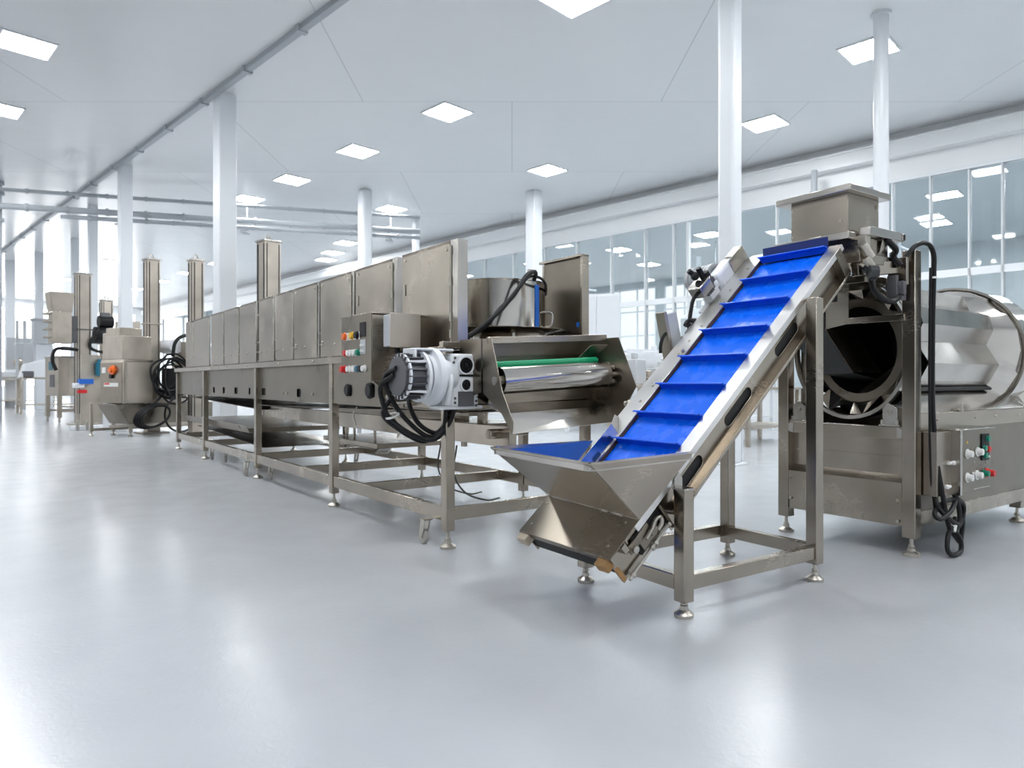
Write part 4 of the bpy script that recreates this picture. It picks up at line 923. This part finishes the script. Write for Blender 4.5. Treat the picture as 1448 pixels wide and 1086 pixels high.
# dark block under the conveyor head
MB().cyl(V(-.28, .40, 1.70), V(-.28, .40, 1.80), .045).build('knob', 'black', dr)
MB().box(-.40, -.04, .10, .50, 1.79, 1.84).build('cross_plate', 'steel', dr, .003)
# control box on the long side, with knobs, display and coiled cable
cb = MB().box(.30, .80, -.17, -.03, .40, .825).build('control_box', 'steel_satin', dr, .004)
MB().box(.27, .30, -.185, -.03, .395, .83).box(.295, .81, -.19, -.02, .825, .835).build('box_edge', 'steel_bright', cb, .003)
MB().box(.06, .27, -.13, -.03, .40, .82).build('cable_duct', 'steel', cb, .003)
def knob(x, z, mat, r=.022, l=.03, nm='selector_knob'):
    MB().cyl((x, -.17, z), (x, -.178, z), r*1.3, n=18).cyl((x, -.178, z), (x, -.178-l, z), r, r*.85, n=16).build(nm, mat, cb, .002)
for x, z in ((.40, .665), (.56, .67), (.40, .505), (.55, .51)): knob(x, z, 'white_btn', .026)
knob(.66, .515, 'green_btn', .022); knob(.71, .515, 'red', .026, .045); knob(.49, .525, 'white_btn', .010, .01, 'indicator'); 
MB().prism([(.385, .735), (.415, .735), (.40, .755)], V(0, -.171, 0), V(1, 0, 0), V(0, 0, 1), V(0, -.002, 0)).build('warning_mark', 'yellow', cb, label='small yellow warning triangle')
MB().box(.62, .74, -.178, -.17, .605, .79).build('switch_plate', 'black', cb, .003, label='black switch plate')
for x, z, mt in ((.70, .755, 'green_btn'), (.65, .69, 'green_btn'), (.71, .68, 'red'), (.66, .64, 'green_btn'), (.70, .63, 'white_btn')):
    MB().cyl((x, -.178, z), (x, -.195, z), .020 if mt != 'white_btn' else .008, n=14).build('push_button', mt, cb)
MB().box(.50, .76, -.172, -.17, .415, .422).build('seam', 'steel_bright', cb)
MB().cyl((.26, -.14, .61), (.20, -.14, .61), .010).cyl((.20, -.15, .46), (.14, -.15, .46), .010).ball((.26, -.145, .61), .016).ball((.16, -.15, .46), .016).build('hinge_pin', 'white_btn', cb)
coil = [
 [(.10, -.10, .42), (.07, -.13, .34), (.16, -.15, .26), (.30, -.16, .20), (.33, -.15, .30), (.30, -.14, .40), (.29, -.12, .52)],
 [(.36, -.10, .41), (.30, -.14, .36), (.18, -.16, .30), (.06, -.15, .26), (.05, -.12, .30), (.18, -.13, .36), (.34, -.14, .36), (.45, -.13, .30), (.44, -.12, .20), (.33, -.12, .14), (.26, -.13, .17)],
 [(.24, -.15, .18), (.30, -.17, .10), (.28, -.18, .03), (.18, -.18, .018), (.12, -.17, .05), (.14, -.16, .13), (.22, -.15, .19)],
 [(.26, -.12, .17), (.34, -.13, .10), (.40, -.13, .06), (.44, -.12, .10), (.46, -.12, .18), (.47, -.12, .28)],
 [(.09, -.12, .60), (.12, -.14, .40), (.16, -.15, .24), (.22, -.15, .17), (.30, -.14, .24)],
]
for c_ in coil: MB().tube(c_, .0155, 8).build('cable', 'cable', dr, label='coiled black cable')
MB().cyl((.23, -.15, .16), (.25, -.15, .20), .022, n=10).build('cable_tie', 'white_btn', dr)
# ------------------------------------------------------------------ lift columns behind the line
def lift(px, Y, h, w, label, rz=48, cable=False):
    t = thing('lift_column', (ppos(px, Y), Y, 0), rz, label, 'lift column', 'upright steel lift columns')
    a = w/2
    b = MB().box(-a, a, -a, a, .03, h-.06).build('mast', 'steel_far', t, .006)
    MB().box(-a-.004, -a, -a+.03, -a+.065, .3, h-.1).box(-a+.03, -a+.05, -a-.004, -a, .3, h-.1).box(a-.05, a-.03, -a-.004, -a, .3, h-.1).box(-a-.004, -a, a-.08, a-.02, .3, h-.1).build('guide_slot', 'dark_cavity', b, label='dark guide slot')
    MB().box(-a-.025, a+.025, -a-.025, a+.025, h-.06, h-.02).build('cap', 'steel_bright', t, .006)
    MB().tube([(-.08, -.08, h-.03), (-.06, -.06, h+.05), (.0, .0, h+.08), (.06, .06, h+.05), (.08, .08, h-.03)], .014, 8).build('lifting_eye', 'galv', t)
    MB().box(-a-.15, a+.15, -a-.15, a+.15, 0, .03).build('base_plate', 'steel_far', t, .004)
    MB().box(-a-.03, a+.03, -a-.03, a+.03, h*.62, h*.62+.03).build('band', 'plate' if cable else 'steel_far', t)
    return t
lift(380, 13.4, 3.93, .33, 'tallest steel lift column, rising behind the middle cover panels')
lift(277, 14.5, 3.76, .24, 'steel lift column rising at the far left end of the cover panel row')
lift(214.5, 15.4, 3.93, .27, 'steel lift column rising behind the cabinet with the orange knob')
lb = lift(117, 18.5, 4.1, .32, 'steel lift column carrying a feed bin, left of the slicer cabinet', cable=True)
lift(150, 21., 3.68, .30, 'small distant steel lift column half hidden behind the bin lift motor')
# bin and motor on the bin lift
w = MB().box(-.85, -.42, -.60, -.2, 2.15, 2.95).build('bin_box', 'steel_far', lb, .01)
MB().sheet([(-.85, -.60, 2.95), (-.42, -.60, 2.95), (-.38, -.65, 3.45), (-.90, -.65, 3.45)], .01).sheet([(-.85, -.2, 2.95), (-.85, -.60, 2.95), (-.90, -.65, 3.45), (-.90, -.15, 3.45)], .01).sheet([(-.42, -.60, 2.95), (-.42, -.2, 2.95), (-.38, -.15, 3.45), (-.38, -.65, 3.45)], .01).build('bin_funnel', 'steel_far', lb)
s = MB()
for z in (2.3, 2.5, 2.7, 2.9): s.cyl((-.85, -.50, z), (-.98, -.50, z), .03).cyl((-.85, -.30, z), (-.98, -.30, z), .03)
s.build('bin_clamp', 'galv', lb)
MB().box(-.40, -.15, -.15, .15, 2.2, 2.9).build('carriage', 'plate', lb, .01)
s = MB().cyl((.25, -.1, 2.45), (.75, -.1, 2.45), .20, n=24).cyl((.35, -.1, 2.80), (.7, -.1, 2.80), .16, n=20).box(.22, .8, -.25, .15, 2.2, 2.3).cyl((.75, -.1, 2.45), (.95, -.1, 2.45), .12); s.build('lift_motor', 'black', lb, label='black lift motor')
MB().box(.85, 1.35, -.3, .2, 2.1, 2.85).build('motor_hood', 'steel_far', lb, .02)
MB().cyl((.40, -.1, 2.95), (.62, -.1, 2.95), .10).build('motor_cap', 'plate', lb)
MB().tube([(-.2, -.25, 2.0), (-.5, -.4, 2.02), (-.74, -.4, 1.98), (-.80, -.4, 1.7), (-.72, -.4, 1.45)], .045, 8).tube([(.3, -.25, 2.6), (.1, -.25, 2.1), (.5, -.25, 1.95), (.95, -.25, 2.05), (1.2, -.25, 2.2)], .04, 8).build('cable', 'cable', lb)
# cabinet machine with the orange knob (about 14 m away)
sl = thing('slicer_cabinet', (-8.07, 14.2, 0), 55, 'steel cabinet with an orange knob and coiled black cables left of the line', 'machine cabinet')
MB().box(0, .62, 0, 1.0, .695, 1.575).build('lower_cabinet', 'steel_far', sl, .012)
MB().box(-.008, 0, .03, .97, .72, 1.55).build('front_door', 'steel_satin', sl, .004)
MB().box(.0, .60, .02, .75, 1.62, 2.12).build('upper_cabinet', 'steel_far', sl, .012)
MB().box(.02, .62, -.005, .99, 1.575, 1.62).build('collar', 'steel', sl)
MB().box(.05, .52, .25, .85, 2.12, 2.30).box(.05, .30, .75, 1.0, 1.62, 2.2).build('top_box', 'steel_far', sl, .012)
MB().cyl((-.012, .38, 1.40), (-.05, .38, 1.40), .10, n=24).cyl((-.05, .38, 1.40), (-.10, .38, 1.40), .055, n=20).build('rotary_knob', 'orange', sl, label='orange rotary knob')
MB().cyl((-.012, .45, 1.27), (-.05, .45, 1.27), .05, n=18).build('lock', 'black', sl)
MB().box(-.014, -.008, .18, .80, 1.05, 1.13).build('label_plate', 'white_btn', sl)
MB().box(-.016, -.014, .55, .78, 1.09, 1.125).build('label_stripe', 'red', sl)
MB().box(-.02, -.008, .72, .88, 1.34, 1.46).build('switch_plate', 'white_btn', sl)
MB().box(.03, .08, -.012, 0, .72, 1.55).build('hinge_strip', 'steel', sl)
s = MB().sheet([(-.1, .05, .68), (2.1, .05, .68), (2.1, .05, .26), (.15, .05, .26)], .01).sheet([(-.1, .05, .68), (.15, .05, .26), (.15, .9, .26), (-.1, .9, .68)], .01).sheet([(.15, .05, .26), (2.1, .05, .26), (2.1, .9, .26), (.15, .9, .26)], .01).sheet([(-.1, .9, .68), (2.1, .9, .68), (2.1, .9, .26), (.15, .9, .26)], .01); s.build('base_trough', 'steel_satin', sl)
for x, y in ((-.2, .95), (.2, .1), (2.0, .1), (2.0, .85), (.2, .85)):
    sq_leg(sl, x, y, .08, .70, .06, mat='steel_far', fr=.05)
MB().box(-.23, 2.03, .93, .97, .10, .16).box(-.23, 2.03, .06, .10, .20, .26).build('base_rail', 'steel_far', sl)
MB().cyl((1.05, .10, .85), (1.05, .10, 1.45), .17, n=24).build('drive_motor', 'black', sl)
MB().box(.75, 1.5, .05, .7, .70, .78).sheet([(.70, .02, .72), (1.3, .02, .72), (1.0, .02, 1.0), (.70, .02, 1.05)], .01).build('motor_shelf', 'steel_far', sl)
random.seed(11)
for i in range(7):
    cx0, cz0, rx, rz_ = .95+random.uniform(-.12, .25), 1.28+random.uniform(-.15, .12), random.uniform(.26, .42), random.uniform(.30, .48)
    MB().tube([(cx0+rx*math.cos(a)+random.uniform(-.03, .03), -.10-.03*i*.6, cz0+rz_*math.sin(a)) for a in [j*2*math.pi/9+i for j in range(10)]], .022, 7, 5).build('cable', 'cable', sl, label='coiled black cable')
for i in range(4):   # tilted bundle of loops hanging under the cabinet
    rx, rz_ = .36-.03*i, .20-.012*i
    MB().tube([(.48+rx*math.cos(a)-.12*math.sin(a), -.25-.05*i, .43+rz_*math.sin(a)+.15*math.cos(a)) for a in [j*2*math.pi/12+i*.2 for j in range(13)]], .024, 7, 5).build('cable', 'cable', sl, label='hanging loop of black cable')
MB().tube([(1.05+.36*math.cos(a), -.35, .45+.38*math.sin(a)) for a in [j*2*math.pi/12+1.3 for j in range(13)]], .022, 7, 5).build('cable', 'cable', sl, label='single large loop of black cable')
MB().tube([(1.0, -.1, 1.7), (1.05, -.1, 2.0), (1.2, -.1, 2.15), (1.5, -.05, 2.20), (1.9, .0, 2.17)], .04, 8).tube([(.95, -.12, 1.6), (1.15, -.1, 1.3), (.75, -.1, .85), (.45, -.15, .55)], .03, 8).build('cable', 'cable', sl)
MB().box(1.35, 1.62, .0, .5, 1.55, 2.05).box(1.30, 1.65, .0, .5, 1.45, 1.55).box(1.38, 1.60, .05, .45, .70, 1.45).build('transfer_box', 'steel_far', sl, .01)
MB().cyl((1.25, .2, 1.95), (1.25, .7, 1.95), .16, n=24).build('transfer_drum', 'white_paint', sl)
# wheeled steel cabinet at left
c1 = thing('wheeled_cabinet', (-12.6, 19., 0), 50, 'plain steel cabinet on casters under the feed bin, at left', 'machine cabinet')
MB().box(0, .92, 0, 1.1, .76, 1.84).build('cabinet_body', 'steel_far', c1, .012)
MB().box(-.03, .98, -.03, 1.13, 1.84, 1.87).build('top', 'steel_bright', c1, .004)
MB().box(.25, .90, -.012, 0, .80, 1.80).build('door', 'steel_far', c1, .004)
for x, y in ((.05, .05), (.87, .05), (.05, 1.05), (.87, 1.05)):
    MB().box(x-.05, x+.05, y-.05, y+.05, .15, .76).build('leg', 'steel_far', c1); caster(c1, x, y-.03, .07, .17)
MB().box(0, 1.7, .0, .06, .30, .36).box(0, 1.7, 1.04, 1.1, .30, .36).box(.3, 1.6, .1, 1.0, .42, .46).build('lower_frame', 'steel_far', c1)
MB().box(-.014, 0, .45, .75, 1.48, 1.72).build('sticker', 'teal_btn', c1); MB().box(-.014, 0, .30, .65, 1.0, 1.35).build('grille', 'plate', c1)
# post frame with blue bottles and switches between the two cabinets
pf = thing('service_post', (-10.35, 16.3, 0), 50, 'steel upright panel with blue containers between the two steel cabinets at left', 'service post')
MB().box(.08, .52, 0, .05, .15, 1.80).build('panel', 'steel_far', pf, .004)
MB().box(.56, .64, -.04, .04, .1, 1.85).build('post', 'steel_far', pf, .004); MB().box(-.10, .80, -.15, .25, 0, .1).build('base', 'white_paint', pf, .01)
MB().cyl((.45, -.08, 1.30), (.45, -.08, 1.62), .085, n=18).cyl((.45, -.08, 1.62), (.45, -.08, 1.70), .04).build('container', 'teal_btn', pf, label='blue container')
MB().box(.0, .30, -.15, .0, 1.10, 1.22).build('tray', 'blue_tape', pf, label='blue tray')
MB().box(-.10, .12, -.12, .05, 1.0, 1.12).build('arm', 'white_paint', pf, .02); MB().box(-.02, .18, -.1, .0, .88, .96).build('handle', 'red', pf, .01)
caster(pf, -.05, -.2, .09, .25); caster(pf, .15, -.2, .09, .25)
sp = thing('spray_bottle', (0, 0, 0), 0, 'blue bottle standing on the post panel behind the cabinet with the orange knob', 'bottle')
sp.location = (-9.25, 15.95, 0)
MB().box(-.2, .2, -.15, .15, 0, 1.55).build('stand', 'white_paint', sp, .01)
MB().lathe([(.001, 1.55), (.12, 1.55), (.12, 1.95), (.05, 2.02), (.05, 2.08), (.001, 2.08)], (0, 0, 0), (0, 0, 1), 20).build('bottle', 'teal_btn', sp)
MB().box(-.12, .08, -.05, .05, 2.08, 2.2).build('spray_head', 'black', sp, .02)
# far left sorting tables
def bench(name, label, X, Y, rz, w, d, h, mat='steel_far', cat='table', shelf=True, extra=None, group='background benches'):
    t = thing(name, (X, Y, 0), rz, label, cat, group)
    MB().box(-w/2, w/2, -d/2, d/2, h-.05, h).build('table_top', mat, t, .006)
    for x in (-w/2+.06, w/2-.06):
        for y in (-d/2+.06, d/2-.06):
            MB().box(x-.035, x+.035, y-.035, y+.035, .04, h-.05).cyl((x, y, 0), (x, y, .05), .045, n=12).build('leg', mat, t)
    if shelf: MB().box(-w/2+.05, w/2-.05, -d/2+.05, d/2-.05, .30, .34).build('shelf', mat, t)
    return t
t = bench('sorting_table', 'far sorting machine with an upright grey panel at the left edge', -21.8, 30.5, 42, 2.6, 1.2, 1.35)
MB().box(-.6, .75, -.1, 0, 1.7, 3.1).build('back_screen', 'grey_paint', t, .01); MB().box(-.8, -.1, -.5, -.1, 1.35, 1.6).box(.2, 1.2, -.6, .1, 1.35, 1.55).build('tray', 'white_paint', t, .03)
MB().cyl((-.2, -.4, 1.35), (-.2, -.4, 2.0), .08).ball((-.2, -.4, 2.0), .2).cyl((.1, -.4, 1.9), (.7, -.3, 2.1), .06).build('pick_arm', 'steel_far', t)
MB().box(-1.25, -1.05, -.65, -.6, 1.45, 1.8).build('sign', 'orange', t); MB().box(-.05, .1, -.62, -.58, 1.5, 1.9).build('handle', 'black', t)
t = bench('sorting_table', 'far table with a pale rounded tray, left of the wheeled cabinet', -17.2, 25.5, 42, 2.0, 1.1, 1.30)
MB().strip([(-.95, 1.30), (.95, 1.30), (.95, 1.75), (.6, 1.95), (-.3, 1.95), (-.8, 1.8)], -.5, .5).build('rounded_cover', 'white_paint', t, .03); MB().box(-.9, -.55, -.52, -.2, 1.3, 1.55).build('motor', 'plate', t, .05)
t = bench('sorting_table', 'far low table at the left edge with a rail of pale trays', -23.5, 31.5, 42, 1.6, 1.2, 1.25)
MB().box(-.7, .1, -.5, .3, 1.25, 1.45).box(.2, .7, -.5, .3, 1.25, 1.40).build('tray', 'cab_white', t, .03)
t = thing('raised_cabinet', (-20.2, 29., 0), 42, 'small grey cabinet raised on a frame in the far left background', 'machine cabinet', None)
MB().box(-.1, .65, -.4, .4, 2.75, 3.75).build('cabinet_body', 'grey_paint', t, .02); MB().box(-.15, .7, -.45, .45, 3.75, 3.82).build('cap', 'grey_paint', t)
for x in (-.7, -.45): MB().box(x, x+.1, -.3, -.2, 0, 3.7).build('upright', 'grey_paint', t)
MB().box(-.7, .2, -.3, .3, 2.72, 2.78).box(0, .6, -.3, .3, 0, 2.72).build('frame', 'cab_white', t)
t = thing('white_machine_block', (-19.0, 33., 0), 42, 'pale machine block far behind the wheeled cabinet', 'machine cabinet')
MB().box(-.9, .9, -.6, .6, .1, 2.2).build('body', 'cab_white', t, .05); MB().box(-.4, .3, -.62, -.58, 1.4, 1.9).build('window', 'grey_paint', t); MB().box(-.95, .95, -.65, .65, 0, .1).build('plinth', 'grey_paint', t)
# right-hand background
def cupboard(X, Y, rz, w, h, d, label):
    t = thing('tall_cupboard', (X, Y, 0), rz, label, 'cupboard', None)
    MB().box(-w/2, w/2, -d/2, d/2, .1, h).build('carcass', 'cab_white', t, .01)
    for s_ in (-1, 1):
        p = MB().box(min(s_*.01, s_*(w/2-.02)), max(s_*.01, s_*(w/2-.02)), -d/2-.02, -d/2, .15, h-.05).build('door', 'cab_white', t, .008)
        MB().box(s_*.06-.012, s_*.06+.012, -d/2-.05, -d/2-.02, h*.45, h*.55).build('handle', 'grey_paint', p)
        MB().box(min(s_*.01, s_*(w/2-.02)), max(s_*.01, s_*(w/2-.02)), -d/2-.022, -d/2-.019, h*.62, h*.625).build('seam', 'grey_paint', p)
    MB().box(-w/2+.03, w/2-.03, -d/2+.03, d/2-.03, 0, .1).build('plinth', 'grey_paint', t)
    return t
cupboard(2.35, 19., -8, 1.28, 3.55, .6, 'tall white two-door cupboard seen right of the rear cover panel')
cupboard(8.4, 19.8-4.6, -45, 1.4, 2.3, .6, 'low white cupboard against the glass wall, behind the drum machine')
specs = [
 (2.5, 12.2, 40, 1.6, .8, 1.10, 'steel work table right behind the roller discharge, nearest of the background tables there'),
 (4.6, 13.0, 42, 2.0, .9, 1.05, 'steel work table seen below the inclined conveyor, between its legs and the drum machine'),
 (3.4, 14.6, 40, 1.8, .9, 1.30, 'pale bench behind the switch box of the inclined conveyor'),
 (5.2, 16.2, 40, 2.2, 1.0, 1.2, 'pale bench far behind the blue belt, second from the glass wall'),
 (1.6, 16.6, 40, 1.6, .9, 1.15, 'pale bench in front of the tall white cupboard'),
 (-2.2, 14.5, 40, 2.0, .9, 1.10, 'pale bench behind the line, seen under its trough')]
for i, (X, Y, rz, w_, d_, h_, lab) in enumerate(specs):
    t = bench('work_table', lab, X, Y, rz, w_, d_, h_, mat='steel_far' if i < 2 else 'cab_white')
    random.seed(i)
    nb = 0
    for k in range(4):
        x = -w_/2+.25+k*(w_-.5)/3; hh = random.uniform(.12, .5)
        if i == 1: break
        o = MB().box(x-.14, x+.14, -.2, .15, h_, h_+hh).cyl((x, -.05, h_+hh), (x, -.05, h_+hh+.12), .06, n=12)
        o.build('mixer_head' if hh > .3 else 'tray', random.choice(['cab_white', 'grey_paint', 'steel_far']), t, .02)
    MB().box(-w_/2, w_/2, d_/2-.04, d_/2, h_, h_+(.55 if i != 1 else .04)).build('backsplash', 'cab_white', t, .005)
for X, Y, lab in ((3.0, 17.5, 'white rack trolley behind the switch box, left one of two'), (4.1, 18.3, 'white rack trolley behind the motor of the inclined conveyor, right one of two')):
    t = thing('rack_trolley', (X, Y, 0), 40, lab, 'trolley', 'white rack trolleys')
    for x in (-.4, .4):
        for y in (-.3, .3): MB().box(x-.025, x+.025, y-.025, y+.025, .12, 1.95).build('upright', 'cab_white', t); MB().cyl((x-.02, y, .06), (x+.02, y, .06), .06, n=14).build('wheel', 'grey_wheel', t)
    for z in (.15, .6, 1.05, 1.5, 1.92): MB().box(-.42, .42, -.32, .32, z, z+.03).build('shelf', 'cab_white', t)
# ------------------------------------------------------------------ machines in the hall behind the glass
for i, (n, m, lab) in enumerate(((20.5, 1.5, 'grey tank behind the glass wall at the right edge'), (21.5, 6.0, 'grey tank behind the glass wall, right of the round pole'), (21.0, 12.0, 'grey tank behind the glass wall, over the inclined conveyor'), (22., 18., 'grey tank behind the glass wall, right of the cupboard'))):
    X, Y, _ = bw(n, m, 0)
    t = thing('process_tank', (X, Y, 0), 45, lab, 'tank', 'tanks behind the glass wall')
    MB().lathe([(.05, 1.0), (.6, 1.3), (.6, 3.3), (.3, 3.6), (.08, 3.65)], (0, 0, 0), (0, 0, 1), 32).build('vessel', 'grey_paint', t)
    for a in range(4): MB().cyl((.5*math.cos(a*math.pi/2), .5*math.sin(a*math.pi/2), 0), (.5*math.cos(a*math.pi/2), .5*math.sin(a*math.pi/2), 1.4), .05, n=10).build('leg', 'grey_paint', t)
    MB().cyl((0, 0, 3.6), (0, 0, 5.4), .08, n=12).cyl((0, 0, 5.0), (1.0, 0, 5.0), .06, n=10).build('pipe', 'pipe', t)
for i, (n, m, lab) in enumerate(((23.5, 2.6, 'dark air unit hanging behind the glass wall near the right edge'), (24., 12.5, 'dark air unit hanging behind the glass, left of the thick white column'))):
    X, Y, _ = bw(n, m, 5.0)
    t = thing('air_unit', (X, Y, 5.0), 45, lab, 'air unit')
    MB().box(-.35, .35, -.6, .6, 0, .55).build('casing', 'grey_paint', t, .03); MB().ring((-.36, -.25, .28), (-1, 0, 0), .2, .05, .02, 20).ring((-.36, .25, .28), (-1, 0, 0), .2, .05, .02, 20).build('fan_grille', 'plate', t)
    for y in (-.5, .5): MB().cyl((0, y, .55), (0, y, 1.5), .02, n=8).build('hanger', 'pipe', t)

# ------------------------------------------------------------------ camera, world, exposure
cam = bpy.data.cameras.new('camera'); co = bpy.data.objects.new('camera', cam); COL.objects.link(co)
co.location = (0, 0, 1.15); co.rotation_euler = (R(90), 0, 0)
cam.sensor_width = 36; cam.lens = 968/1448*36; cam.shift_y = -3/1448; cam.clip_end = 200
cam.dof.use_dof = True; cam.dof.focus_distance = 4.6; cam.dof.aperture_fstop = 2.6
SC.camera = co
wd = bpy.data.worlds.new('world'); SC.world = wd; wd.use_nodes = True
wd.node_tree.nodes['Background'].inputs['Color'].default_value = (.9, .95, 1, 1); wd.node_tree.nodes['Background'].inputs['Strength'].default_value = 1.
vs_ = SC.view_settings; vs_.view_transform = 'Standard'; vs_.look = 'None'; vs_.gamma = 1; vs_.use_curve_mapping = False
vs_.exposure = -0.25
